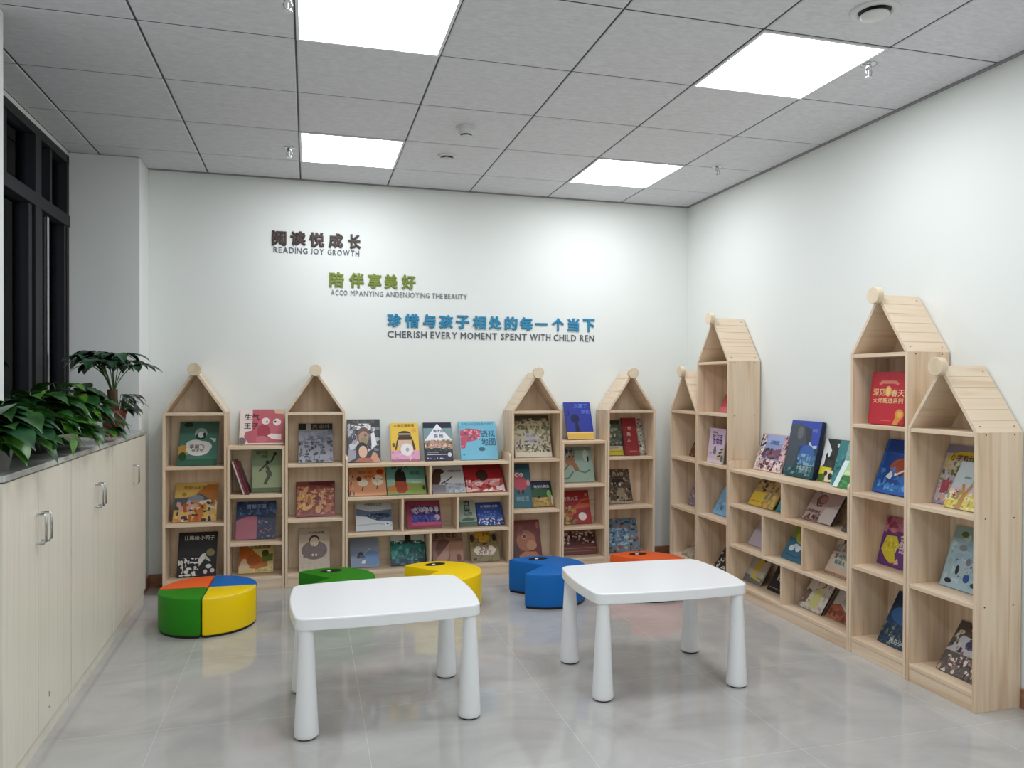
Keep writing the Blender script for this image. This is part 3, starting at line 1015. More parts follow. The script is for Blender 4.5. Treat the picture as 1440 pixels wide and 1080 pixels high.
# ------------------------------------------------------------------ picture books
# key: wall (b back, r right), place along the wall, front of the foot, board height, width, height, thickness, lean
BOOKS={
'B1':('b', -3.744, -0.187, 0.82, 0.242, 0.319, 0.009, 0.525),
'B2':('b', -3.773, -0.166, 0.45, 0.266, 0.273, 0.009, 0.534),
'B3':('b', -3.752, -0.134, 0.08, 0.24, 0.294, 0.009, 0.372),
'B4':('b', -3.368, -0.13, 0.945, 0.286, 0.259, 0.01, 0.464),
'B5':('b', -3.288, -0.13, 0.625, 0.199, 0.294, 0.009, 0.358),
'B6':('b', -3.389, -0.139, 0.31, 0.255, 0.263, 0.009, 0.44),
'B7':('b', -3.372, -0.13, 0.08, 0.223, 0.2, 0.009, 0.541),
'B8':('b', -2.986, -0.173, 0.82, 0.228, 0.296, 0.009, 0.515),
'B9':('b', -3.001, -0.161, 0.45, 0.259, 0.259, 0.009, 0.543),
'B10':('b', -2.982, -0.167, 0.08, 0.205, 0.299, 0.009, 0.488),
'C1':('b', -2.659, -0.13, 0.81, 0.229, 0.316, 0.009, 0.379),
'C2':('b', -2.356, -0.13, 0.81, 0.2, 0.29, 0.009, 0.416),
'C3':('b', -2.12, -0.13, 0.81, 0.206, 0.291, 0.009, 0.414),
'C4':('b', -1.858, -0.13, 0.81, 0.277, 0.296, 0.009, 0.406),
'C5':('b', -2.65, -0.2, 0.585, 0.255, 0.255, 0.009, 0.746),
'C6':('b', -2.389, -0.2, 0.585, 0.271, 0.255, 0.009, 0.746),
'C7':('b', -2.072, -0.2, 0.585, 0.238, 0.251, 0.009, 0.76),
'C8':('b', -1.829, -0.2, 0.585, 0.283, 0.251, 0.009, 0.76),
'C9':('b', -2.601, -0.17, 0.335, 0.251, 0.224, 0.009, 0.691),
'C10':('b', -2.244, -0.16, 0.335, 0.244, 0.212, 0.016, 0.638),
'C11':('b', -1.868, -0.15, 0.335, 0.13, 0.204, 0.009, 0.646),
'C12':('b', -1.73, -0.15, 0.335, 0.188, 0.19, 0.009, 0.704),
'C13':('b', -2.636, -0.13, 0.075, 0.197, 0.21, 0.009, 0.513),
'C14':('b', -2.354, -0.14, 0.075, 0.241, 0.23, 0.014, 0.488),
'C15':('b', -2.06, -0.13, 0.075, 0.228, 0.231, 0.009, 0.462),
'C16':('b', -1.785, -0.163, 0.075, 0.212, 0.247, 0.009, 0.582),
'D1':('b', -1.454, -0.13, 0.82, 0.285, 0.323, 0.009, 0.324),
'D2':('b', -1.462, -0.13, 0.45, 0.142, 0.33, 0.009, 0.317),
'D3':('b', -1.317, -0.13, 0.45, 0.165, 0.205, 0.009, 0.527),
'D4':('b', -1.46, -0.13, 0.08, 0.218, 0.278, 0.009, 0.38),
'D5':('b', -1.045, -0.13, 0.945, 0.212, 0.3, 0.009, 0.401),
'D6':('b', -1.083, -0.13, 0.625, 0.254, 0.274, 0.009, 0.385),
'D7':('b', -1.081, -0.13, 0.31, 0.232, 0.259, 0.009, 0.408),
'D8':('b', -1.075, -0.13, 0.08, 0.268, 0.225, 0.009, 0.475),
'D9':('b', -0.737, -0.13, 0.82, 0.142, 0.282, 0.009, 0.373),
'D10':('b', -0.592, -0.16, 0.82, 0.118, 0.297, 0.016, 0.34),
'D11':('b', -0.535, -0.134, 0.82, 0.123, 0.29, 0.009, 0.377),
'D12':('b', -0.71, -0.13, 0.45, 0.196, 0.271, 0.009, 0.389),
'D13':('b', -0.706, -0.13, 0.08, 0.255, 0.258, 0.009, 0.41),
'E1':('r', -0.255, -0.114, 0.82, 0.2, 0.2, 0.009, 0.448),
'E2':('r', -0.245, -0.123, 0.45, 0.2, 0.22, 0.009, 0.45),
'E3':('r', -0.289, -0.19, 0.08, 0.2, 0.2, 0.009, 0.953),
'E4':('r', -0.693, -0.12, 1.17, 0.2, 0.2, 0.009, 0.484),
'E5':('r', -0.691, -0.205, 0.82, 0.21, 0.242, 0.009, 0.124),
'E6':('r', -0.664, -0.147, 0.45, 0.2, 0.24, 0.009, 0.523),
'E7':('r', -0.698, -0.148, 0.08, 0.22, 0.2, 0.009, 0.651),
'F1':('r', -1.1, -0.094, 0.81, 0.3, 0.246, 0.009, 0.335),
'F2':('r', -1.44, -0.103, 0.81, 0.285, 0.341, 0.028, 0.208),
'F3':('r', -1.735, -0.076, 0.81, 0.3, 0.251, 0.009, 0.252),
'F3b':('r', -1.9, -0.115, 0.81, 0.14, 0.254, 0.009, 0.288),
'F3c':('r', -1.985, -0.165, 0.81, 0.125, 0.161, 0.009, 0.526),
'G1':('r', -1.13, -0.151, 0.585, 0.27, 0.228, 0.009, 0.573),
'G2':('r', -1.425, -0.14, 0.585, 0.14, 0.217, 0.009, 0.485),
'G3':('r', -1.7, -0.153, 0.585, 0.256, 0.222, 0.016, 0.564),
'G4':('r', -2.075, -0.18, 0.585, 0.12, 0.22, 0.009, 0.769),
'H1':('r', -1.111, -0.138, 0.32, 0.2, 0.2, 0.009, 0.588),
'H2':('r', -1.509, -0.16, 0.32, 0.2, 0.25, 0.009, 0.561),
'H3':('r', -1.895, -0.148, 0.32, 0.187, 0.24, 0.009, 0.526),
'I1':('r', -1.065, -0.14, 0.075, 0.19, 0.22, 0.009, 0.539),
'I2':('r', -1.321, -0.13, 0.075, 0.15, 0.2, 0.009, 0.542),
'I3':('r', -1.691, -0.163, 0.075, 0.201, 0.242, 0.014, 0.572),
'I4':('r', -1.906, -0.141, 0.075, 0.2, 0.2, 0.009, 0.605),
'J1':('r', -2.303, -0.205, 1.17, 0.24, 0.26, 0.03, 0.116),
'J2':('r', -2.256, -0.137, 0.82, 0.25, 0.284, 0.014, 0.376),
'J3':('r', -2.244, -0.094, 0.45, 0.24, 0.25, 0.009, 0.271),
'J4':('r', -2.329, -0.161, 0.08, 0.24, 0.275, 0.009, 0.511),
'K1':('r', -2.636, -0.123, 0.82, 0.22, 0.285, 0.009, 0.343),
'K1b':('r', -2.751, -0.175, 0.82, 0.2, 0.226, 0.009, 0.488),
'K2':('r', -2.68, -0.122, 0.45, 0.24, 0.283, 0.009, 0.345),
'K3':('r', -2.717, -0.172, 0.08, 0.23, 0.251, 0.009, 0.614),
}

PAGE = paint('#E6E0D2', .8)
def cover_paint(h):
    return paint(h, .36, .45)
def book_mesh(t, w, h, th, base, art, titles, spine=None, closed=False):
    """cover (boards, spine and printed picture), page block, title"""
    c = cover_paint(base)
    mb = MB()
    bt = .0018
    mb.box(0, 0, 0, w, bt, h, c)
    mb.box(0, th - bt, 0, w, th, h, c)
    mb.box(-.0004, 0, 0, bt, th, h, cover_paint(spine or base))
    if closed:
        mb.box(w - bt, bt, 0, w + .0003, th - bt, h, cover_paint(spine or base))
        mb.box(bt, bt, h - bt, w - bt, th - bt, h + .0003, cover_paint(spine or base))
    lay = [0]
    def put(pts, col):
        lay[0] += 1
        y = -.00004 * lay[0] - .0001
        mb.face([(min(max(p[0], 0.002), .998) * w, y, min(max(p[1], 0.002), .998) * h) for p in pts], cover_paint(col))
    for a in art:
        k = a[0]
        if k == 'r':
            _, u0, v0, u1, v1, col = a
            put([(u0, v0), (u1, v0), (u1, v1), (u0, v1)], col)
        elif k == 'e':
            _, cu, cv, ru, rv, col = a
            put([(cu + ru * math.cos(2 * PI * q / 22), cv + rv * math.sin(2 * PI * q / 22)) for q in range(22)], col)
        elif k == 'p':
            put(a[1], a[2])
        elif k == 'l':
            _, pts, wd, col = a
            for p, q in zip(pts, pts[1:]):
                dx, dy = (q[0] - p[0]) * w, (q[1] - p[1]) * h
                L = math.hypot(dx, dy) or 1
                nx, ny = -dy / L * wd / 2 / w * .2, dx / L * wd / 2 / h * .2
                put([(p[0] - nx, p[1] - ny), (q[0] - nx, q[1] - ny), (q[0] + nx, q[1] + ny), (p[0] + nx, p[1] + ny)], col)
        elif k == 's':
            _, u0, v0, u1, v1, cols, n, sz, seed = a
            rg = random.Random(seed)
            lay[0] += 1
            for q in range(n):
                cu, cv = rg.uniform(u0, u1), rg.uniform(v0, v1)
                m = rg.choice([3, 4, 5, 6, 8])
                s = sz * rg.uniform(.45, 1.2)
                a0 = rg.uniform(0, 6.3)
                asp = rg.uniform(.5, 1.6)
                pts = []
                for z in range(m):
                    r = s * rg.uniform(.7, 1.1)
                    pts.append((min(max(cu + r * asp * math.cos(a0 + 2 * PI * z / m), u0), u1), min(max(cv + r * math.sin(a0 + 2 * PI * z / m) * w / h / asp, v0), v1)))
                y = -.00004 * lay[0] - .0001 - q * .000004
                mb.face([(p[0] * w, y, p[1] * h) for p in pts], cover_paint(rg.choice(cols)))
            lay[0] += 2
    mb.build('cover', t)
    mb = MB()
    mb.box(bt + .0002, bt + .0002, .0025, w - .003, th - bt - .0002, h - .0025, PAGE)
    mb.build('pages' if not closed else 'inner_volume', t)
    if titles:
        for ti in titles:
            mb = MB()
            s, u0, u1, v, col = ti[:5]
            hh = ti[5] * h if len(ti) > 5 else None
            put_text(mb, s, u0 * w, u1 * w, v * h, cover_paint(col), y=-.0011, bold=.014, height=hh, depth=.012)
            mb.build('title', t)

A = {}
def B(k, base, label, art=(), titles=(), spine=None):
    A[k] = (base, label, list(art), list(titles), spine)

# --- back wall, leftmost house
B('B1', '#4E7E70', 'green picture book with a white cloud title, top shelf of the leftmost house',
  [('r', 0, .0, 1, .14, '#38644F'), ('r', 0, .72, 1, 1, '#4A7368'), ('e', .22, .93, .12, .06, '#24381F'), ('e', .12, .33, .16, .13, '#C79A4A'), ('e', .12, .2, .1, .1, '#2C4A2C'),
   ('e', .42, .46, .24, .12, '#D9E3DE'), ('e', .5, .36, .3, .15, '#E9E6E2'), ('e', .58, .42, .27, .13, '#E9E6E2'), ('e', .55, .72, .16, .13, '#9FB4AE'), ('e', .55, .66, .13, .08, '#2A3A3A'),
   ('e', .55, .69, .08, .07, '#DCE6E2'), ('e', .64, .70, .04, .04, '#1E2A2A'), ('p', [(.78, .62), (.95, .6), (.93, .5)], '#D2DDD8')],
  [('草鼠飞', .28, .66, .42, '#5A3036'), ('去太空', .34, .64, .33, '#5A3036')])
B('B2', '#DDB765', 'yellow picture book with layered hills, middle shelf of the leftmost house',
  [('p', [(.5, .72), (.75, .95), (1, .95), (1, .4), (.5, .4)], '#B9773A'), ('p', [(0, .6), (.3, .62), (.6, .72), (.9, .5), (.9, .3), (0, .3)], '#55636A'), ('e', .5, .58, .18, .1, '#8D95A0'),
   ('s', 0, .0, 1, .55, ['#C88A5A', '#E3C27A', '#3E5A52', '#D9A79B', '#EBDDC4', '#3B3A36', '#B35E34'], 70, .085, 2), ('p', [(.42, 0), (.55, .3), (.72, .45), (.65, 0)], '#C9742F'), ('e', .22, .7, .055, .055, '#A8862C')],
  [('早安小老爹', .2, .72, .87, '#8E7424')])
B('B3', '#121416', 'black picture book with white birds, bottom shelf of the leftmost house',
  [('s', .02, .02, .55, .42, ['#E8E6E4', '#D9D2D0', '#2A2422', '#F4F2F0', '#1A1614'], 75, .055, 5), ('p', [(.45, .3), (.62, .5), (.72, .52), (.7, .4), (.55, .22)], '#E4E2DE'), ('p', [(.7, .48), (.86, .34), (.8, .33), (.68, .4)], '#CFCDC8'),
   ('e', .8, .22, .08, .05, '#E8E4E0'), ('e', .9, .12, .06, .05, '#E3DAD6'), ('e', .72, .1, .05, .05, '#E8D4CE'), ('e', .84, .53, .11, .085, '#8B8450')],
  [('让路给小鸭子', .14, .94, .87, '#D8D8D6')])
B('B4', '#E8D8D2', 'pink and red picture book standing on top of the narrow shelves by the leftmost house',
  [('r', .28, .04, 1, 1, '#BE5F68'), ('p', [(.3, .04), (.3, .4), (.14, .36), (.1, .22), (.2, .04)], '#B4606A'), ('e', .62, .42, .24, .34, '#C56470'), ('e', .54, .36, .15, .22, '#A83F4E'), ('e', .5, .14, .13, .1, '#C9707A'),
   ('e', .58, .66, .09, .1, '#F0DADA'), ('e', .61, .64, .02, .03, '#5A3A40'), ('e', .84, .63, .09, .1, '#F0E4E2'), ('e', .8, .64, .025, .03, '#3A3036'), ('p', [(.62, .24), (.7, .3), (.94, .28), (.94, .12), (.74, .14)], '#F0E0DA'),
   ('p', [(.76, 1), (.8, .88), (1, .86), (1, 1)], '#DDB596'), ('e', .06, .1, .09, .1, '#77686A')],
  [('生气', .1, .44, .78, '#3E2226'), ('王子', .1, .42, .52, '#3E2226')])
B('B5', '#A9B88C', 'pale green picture book with a leaping figure, second row of the left narrow shelves',
  [('r', 0, 0, 1, .1, '#5E7648'), ('r', 0, .62, 1, 1, '#93A685'), ('l', [(.22, .48), (.38, .6), (.48, .66), (.64, .74), (.72, .88)], .06, '#3B4630'), ('l', [(.47, .6), (.6, .42), (.48, .28), (.42, .18)], .10, '#444F35'), ('e', .49, .7, .06, .05, '#2E3627'), ('e', .74, .9, .06, .04, '#2E3627'), ('p', [(.42, .5), (.56, .52), (.66, .36), (.5, .38)], '#4B5A3A')],
  [('鞋子跳', .12, .5, .93, '#3B4A34'), ('的猫', .3, .5, .84, '#3B4A34')])
B('B6', '#3D4C74', 'dark blue picture book with a pink corner, third row of the left narrow shelves',
  [('s', 0, .5, 1, 1, ['#4F6CA0', '#34446C', '#6A8BB8', '#2C3A5E'], 40, .09, 7), ('e', .5, .3, .6, .34, '#243149'), ('p', [(0, 0), (0, .5), (.25, .6), (.52, .6), (.52, 0)], '#B56C7C'), ('r', .52, 0, 1, .56, '#3A3F5A'), ('s', .54, .03, .98, .5, ['#8C93AE', '#A9647A', '#5A6A9A'], 26, .03, 8)],
  [('雪敲天星', .26, .76, .86, '#A9BBDA')])
B('B7', '#E4D08A', 'yellow picture book with a big orange fox shape, bottom row of the left narrow shelves',
  [('p', [(0, .2), (.0, .95), (.2, 1), (.5, .68), (.82, .38), (.84, .22), (.5, .12), (.3, .18)], '#C97028'), ('p', [(.1, .5), (.2, .5), (.32, .2), (.02, .05), (0, .2)], '#EBCFB0'), ('e', .42, .45, .2, .2, '#B4601F'), ('p', [(.66, .38), (.98, .4), (.98, .66), (.66, .62)], '#6C7A2C'), ('e', .76, .68, .1, .12, '#3F5A24'), ('s', .4, .02, 1, .16, ['#EBD9A0', '#C9B25E'], 20, .06, 3)],
  [('山狐找到家', .3, .92, .9, '#5A4A2A')])
# --- second house
B('B8', '#A6A8B2', 'grey misty picture book with a dark top edge, top shelf of the second house',
  [('r', 0, .84, 1, 1, '#2E2A28'), ('r', .22, .83, .36, 1, '#B8B2A4'), ('s', 0, .4, 1, .84, ['#A9ABB8', '#8A8E9E', '#9A9CAA', '#6E7484'], 60, .10, 4), ('s', 0, 0, 1, .55, ['#4A5464', '#5E6A78', '#39424E', '#8E96A2', '#A9A6B4', '#6A6672'], 120, .06, 9)],
  [('大 森林', .4, .92, .92, '#8A8378')])
B('B9', '#8A4A40', 'rust red picture book with pale blossom patches, middle shelf of the second house',
  [('s', .02, .05, .98, .86, ['#C27F5E', '#A0564A', '#7C3E3C', '#D49C6E', '#B46A5A'], 90, .08, 11), ('s', .02, .2, .5, .62, ['#E2B874', '#D9A45E', '#C98850'], 60, .06, 12), ('s', .58, .3, .98, .8, ['#D99C74', '#C98468', '#E0B088'], 50, .05, 13), ('r', 0, 0, 1, .06, '#8A5258'), ('p', [(.3, 1), (.35, .9), (.9, .86), (1, 1)], '#662A2C')])
B('B10', '#C9B9A4', 'beige picture book with a round brown figure, bottom shelf of the second house',
  [('e', .5, .48, .42, .22, '#6B5450'), ('e', .5, .72, .17, .12, '#3A2C2A'), ('e', .5, .68, .14, .11, '#D8C2AA'), ('s', .14, .3, .86, .62, ['#5C4644', '#786260'], 60, .03, 6), ('e', .45, .37, .04, .03, '#D8C2AA'), ('e', .56, .37, .04, .03, '#D8C2AA'), ('s', .05, .02, .95, .2, ['#A9B098', '#C4B8A2'], 40, .04, 2), ('r', .0, .86, 1, .868, '#9A8A78')],
  [('一个人的小石楠', .22, .82, .9, '#4A3E36')])
# --- wide low unit, top
B('C1', '#38383C', 'dark grey picture book with two painted faces, first on top of the wide back shelves',
  [('s', 0, .25, 1, .9, ['#7C8088', '#A9ACB4', '#5A5E66', '#C4C4CC', '#45484E'], 80, .09, 15), ('p', [(0, 0), (.05, .4), (.3, .6), (.25, .1)], '#9A98A6'), ('p', [(.2, .82), (.35, .9), (.65, .9), (.75, .8), (.7, .76), (.3, .76)], '#E4E0DE'), ('e', .5, .6, .2, .22, '#6A5248'), ('e', .5, .56, .15, .16, '#B08A70'), ('e', .5, .5, .11, .07, '#8A8466'), ('p', [(.72, .66), (.82, .7), (.9, .4), (.74, .3)], '#E4E2E8'),
   ('e', .44, .3, .18, .16, '#231C1A'), ('e', .47, .24, .13, .14, '#D9B29A'), ('p', [(.2, 0), (.35, .1), (.7, .1), (.85, 0)], '#A8644C'), ('p', [(.7, .1), (.78, .25), (.88, .2), (1, 0), (.8, 0)], '#C89478')],
  [('大酋长的礼物', .16, .84, .94, '#6E6A64')])
B('C2', '#E9C24A', 'yellow and pink picture book on top of the wide back shelves',
  [('r', 0, 0, 1, .28, '#DDA0BE'), ('s', .02, .02, .98, .28, ['#E8C0D2', '#C886A8', '#E0A8C0'], 40, .06, 3), ('r', 0, 0, 1, .05, '#A86A8E'), ('e', .5, .5, .26, .22, '#D9B79C'), ('p', [(.24, .6), (.3, .66), (.72, .66), (.78, .6), (.74, .55), (.26, .55)], '#4A3326'), ('e', .5, .7, .24, .09, '#53402E'), ('r', .28, .69, .74, .72, '#D8C9A8'), ('p', [(.22, .55), (.27, .55), (.2, .3), (.13, .28)], '#4E3A2C'), ('p', [(.74, .55), (.8, .55), (.88, .3), (.8, .28)], '#4E3A2C'),
   ('e', .56, .3, .22, .16, '#E9E4E4'), ('e', .58, .3, .06, .05, '#B0A8AE'), ('e', .1, .42, .05, .06, '#6A5A2A'), ('e', .84, .8, .09, .06, '#E0A64A')],
  [('大南瓜请客喽', .12, .86, .93, '#8A6A1E')])
B('C3', '#2A2C40', 'navy picture book with a white snow peak, on top of the wide back shelves',
  [('r', 0, .45, 1, .85, '#7E9AA0'), ('p', [(0, .9), (.3, .86), (.7, .86), (1, .9), (1, 1), (0, 1)], '#232538'), ('p', [(.03, .52), (.5, .97), (1, .52)], '#EDEEF4'), ('r', .02, .3, 1, .52, '#B89A86'), ('s', .02, .3, 1, .54, ['#C89A92', '#A8826A', '#E2C4B8', '#8A6E4A', '#6A5A3A'], 60, .07, 5), ('r', 0, 0, 1, .3, '#2A2C40'), ('s', .02, .24, 1, .33, ['#3A4A3A', '#4E5A3C', '#2C302A'], 40, .05, 6),
   ('r', .08, .15, .8, .165, '#D9DAE2'), ('r', .08, .2, .5, .21, '#A9AABA'), ('s', .06, .04, .7, .08, ['#C9CAD6'], 10, .03, 4), ('e', .88, .15, .07, .055, '#D2D2D0')],
  [('伟大的', .35, .72, .77, '#2C3244'), ('探 险', .36, .7, .64, '#2C3244')])
B('C4', '#6DB7D2', 'sky blue picture book with a red coral shape, last atop the wide back shelves',
  [('r', 0, .88, 1, 1, '#7CC0D6'), ('p', [(.02, .76), (.24, .82), (.6, .78), (.56, .62), (.44, .5), (.2, .46), (.1, .28), (.02, .3)], '#B5566E'), ('s', .02, .5, .56, .78, ['#C23E5C', '#D9708A', '#8E3A54', '#E4A6B4'], 70, .035, 8), ('s', .02, .3, .14, .5, ['#C23E5C', '#D9708A'], 14, .03, 9), ('e', .58, .27, .09, .05, '#2C5A70'), ('e', .09, .13, .03, .015, '#2C6A86')],
  [('透视', .58, .96, .67, '#225A7A', .18), ('地图', .58, .96, .46, '#225A7A', .2), ('大地与天空的奇妙旅行', .06, .94, .93, '#4A90AA')])
# wide unit row 1
B('C5', '#D79A72', 'orange tan picture book with two hens, upper row, wide back shelves',
  [('r', .5, .6, 1, 1, '#D98C46'), ('s', 0, 0, .14, 1, ['#3A3430', '#C9A98C', '#E2C2A2'], 30, .04, 4), ('e', .38, .42, .14, .12, '#E2D6C4'), ('e', .28, .55, .07, .08, '#5A3028'), ('e', .78, .5, .16, .18, '#E6D9C6'), ('e', .86, .78, .1, .08, '#B03A2A'), ('l', [(.38, .3), (.34, .16)], .03, '#4A3226'), ('l', [(.78, .34), (.74, .2)], .03, '#4A3226'), ('s', .66, .4, .92, .6, ['#8A4A3A', '#E6D9C6'], 14, .03, 5)],
  [('母鸡们的', .26, .64, .77, '#A0442A'), ('悄悄话', .4, .72, .62, '#A0442A')])
B('C6', '#6DA398', 'teal and green picture book with a black mole shape, upper row, wide back shelves',
  [('r', 0, 0, 1, .36, '#8FA356'), ('p', [(0, .2), (.3, .38), (1, .34), (1, .5), (0, .5)], '#9CBFA6'), ('e', .36, .52, .15, .34, '#23201F'), ('p', [(.2, .2), (.22, .44), (.5, .42), (.56, .2), (.44, .04), (.28, .04)], '#A84E3C'), ('e', .12, .18, .12, .12, '#C98A50'), ('e', .58, .22, .06, .06, '#C98A50'), ('e', .42, .78, .015, .02, '#E8E4DC'), ('e', .95, .2, .04, .08, '#3A4A24'), ('r', .64, .38, .9, .4, '#D8E2C2')],
  [('鼹鼠大', .14, .6, .92, '#2A3A38'), ('歌唱', .62, .86, .7, '#2A6A62')])
B('C7', '#C9CACC', 'pale grey picture book with a brown seal shape, upper row, wide back shelves',
  [('p', [(0, .3), (0, .5), (.1, .82), (.28, .86), (.42, .78), (.4, .7), (.3, .66), (.28, .42), (.2, .28)], '#4A3026'), ('p', [(.0, .0), (.0, .3), (.42, .28), (.4, 0)], '#8E8A92'), ('l', [(.28, .32), (.5, .44), (.66, .58)], .04, '#2A2A2E'), ('l', [(.36, .36), (.54, .3)], .03, '#2A2A2E'), ('s', .4, .0, 1, .32, ['#8A92A2', '#B4BCC8', '#A2A8B6'], 40, .07, 2)],
  [('水獭的故事', .52, .94, .76, '#4A4A50')])
B('C8', '#A8242E', 'red picture book with a dark round emblem, upper row, wide back shelves',
  [('r', 0, .8, 1, 1, '#8E1C28'), ('s', .0, .0, 1, .45, ['#D98A8C', '#E8B8B6', '#C4504E', '#F0D6D2'], 70, .09, 6), ('p', [(.4, .0), (1, .04), (1, .22), (.5, .1)], '#F2DEDC'), ('l', [(.02, .5), (.3, .36), (.42, .3)], .03, '#4A1418'), ('e', .46, .58, .15, .2, '#1E1416'), ('e', .46, .58, .13, .17, '#3C2C28')],
  [])
# row 2
B('C9', '#D2D7DE', 'white and blue picture book with a snowy wave, middle row, wide back shelves',
  [('p', [(.02, .8), (.4, .68), (1, .74), (1, .3), (.6, .34), (.3, .5), (.02, .56)], '#6C7C9A'), ('p', [(.3, .56), (.5, .62), (.9, .6), (.98, .48), (.6, .36), (.36, .44)], '#3E4A66'), ('s', .36, .4, .9, .6, ['#2C3448', '#8A94AA', '#566280'], 30, .04, 3), ('p', [(0, .55), (.3, .48), (.6, .33), (1, .28), (1, .0), (0, 0)], '#DDE2E8'), ('l', [(.02, .2), (.6, .24), (.98, .16)], .03, '#AEBCC8'), ('r', .8, .16, .94, .27, '#F4F6F8'), ('r', .84, .2, .9, .24, '#20242C')],
  [('大雪里的公交', .24, .74, .93, '#2A2C34')])
B('C10', '#A04460', 'crimson picture book box with a blue night scene, middle row, wide back shelves',
  [('r', .14, .1, .98, .8, '#4A3C86'), ('s', .14, .5, .98, .8, ['#B4AEC8', '#2A2442', '#8A6EA2', '#D0C4D6'], 60, .05, 4), ('s', .14, .2, .98, .46, ['#4A66B4', '#5C58B0', '#3A3C8A'], 40, .08, 5), ('e', .88, .36, .09, .11, '#C9AEB4'), ('r', .14, .08, .98, .2, '#C05A7C'), ('p', [(.5, .2), (.54, .36), (.58, .2)], '#1E1E36')],
  [('夜的游乐园', .2, .94, .68, '#E2DCE8')])
B('C11', '#A8BAAC', 'grey green picture book partly behind a blue one, middle row, wide back shelves',
  [('r', 0, 0, 1, .16, '#5E7A6C'), ('p', [(.1, .24), (.5, .34), (.94, .26), (.8, .2), (.2, .2)], '#55705E'), ('r', .36, .56, .66, .98, '#35483E')],
  [('绿', .4, .62, .87, '#A8BAAC'), ('野', .4, .62, .7, '#A8BAAC'), ('仙踪', .28, .78, .47, '#35483E')])
B('C12', '#3E5CAE', 'bright blue picture book with a white crowd along its foot, middle row, wide back shelves',
  [('r', 0, .74, 1, 1, '#33509E'), ('s', 0, .0, 1, .3, ['#E4E8F0', '#B8C4E0', '#2E468E', '#FFFFFF'], 60, .05, 3), ('s', 0, .3, 1, .6, ['#5A78C4', '#7C94D2', '#3E5CAE'], 50, .05, 4)],
  [('冰雪国的企鹅', .16, .86, .82, '#D2DCF2')])
# row 3
B('C13', '#8A9CBE', 'pale blue picture book with a small flying figure, bottom row, wide back shelves',
  [('r', 0, .6, 1, 1, '#939FB8'), ('e', .72, .3, .34, .26, '#6E94C6'), ('e', .36, .46, .09, .07, '#4A4654'), ('e', .42, .36, .09, .06, '#5A5264'), ('e', .28, .36, .06, .06, '#3C3846'), ('p', [(.38, .14), (.42, .24), (.54, .24), (.5, .12)], '#F0F0F2'), ('l', [(.48, .44), (.66, .62)], .02, '#B6C27A'), ('e', .68, .62, .03, .03, '#C6CE8A')])
B('C14', '#1E6E68', 'deep teal picture book of a forest shore, bottom row, wide back shelves',
  [('r', 0, .68, 1, 1, '#D5D9D4'), ('s', .0, .6, 1, .78, ['#1E5A54', '#2A7A70', '#174842'], 44, .06, 3), ('r', 0, .3, 1, .66, '#1F756E'), ('s', 0, .14, 1, .6, ['#2E928A', '#1A5F62', '#56AAA6', '#164C5A'], 60, .07, 4), ('r', 0, 0, 1, .2, '#1C3C58'), ('s', 0, 0, 1, .14, ['#3A5A6E', '#28304A', '#4A7A84'], 24, .05, 5), ('p', [(.4, .7), (.44, .95), (.52, .98), (.6, .92), (.6, .7)], '#231E1E')])
B('C15', '#8E6A58', 'brown picture book behind the yellow stool, bottom row, wide back shelves',
  [('r', .0, .8, 1, 1, '#9C7A66'), ('e', .38, .42, .26, .34, '#6A3E32'), ('p', [(.1, .1), (.36, .4), (.56, .62), (.54, .2), (.4, 0), (.1, 0)], '#B58A7A'), ('r', .56, .04, .98, .66, '#A87C5E'), ('r', 0, .7, 1, .715, '#5A3E30'), ('e', .84, .14, .07, .12, '#6A2C20')],
  [('温莎剪影', .06, .82, .86, '#3A2620')])
B('C16', '#8F8155', 'khaki picture book with a yellow crown shape, bottom row, wide back shelves',
  [('s', .0, .0, 1, .95, ['#7C7048', '#A2935F', '#6A6040'], 80, .05, 2), ('r', 0, .88, 1, 1, '#D8CFA8'), ('e', .48, .82, .27, .22, '#D8A52E'), ('r', .2, .84, .76, .95, '#D8A52E'), ('e', .1, .72, .07, .12, '#3A2E24'), ('e', .88, .72, .07, .12, '#3A2E24'), ('p', [(.1, .34), (.24, .48), (.78, .48), (.92, .34), (.78, .2), (.24, .2)], '#E8DCCB'), ('e', .5, .54, .06, .04, '#7A2E22'), ('e', .14, .08, .06, .05, '#3A3020')],
  [('安娜', .34, .66, .42, '#6A3A30'), ('万岁了', .28, .74, .28, '#6A3A30')])
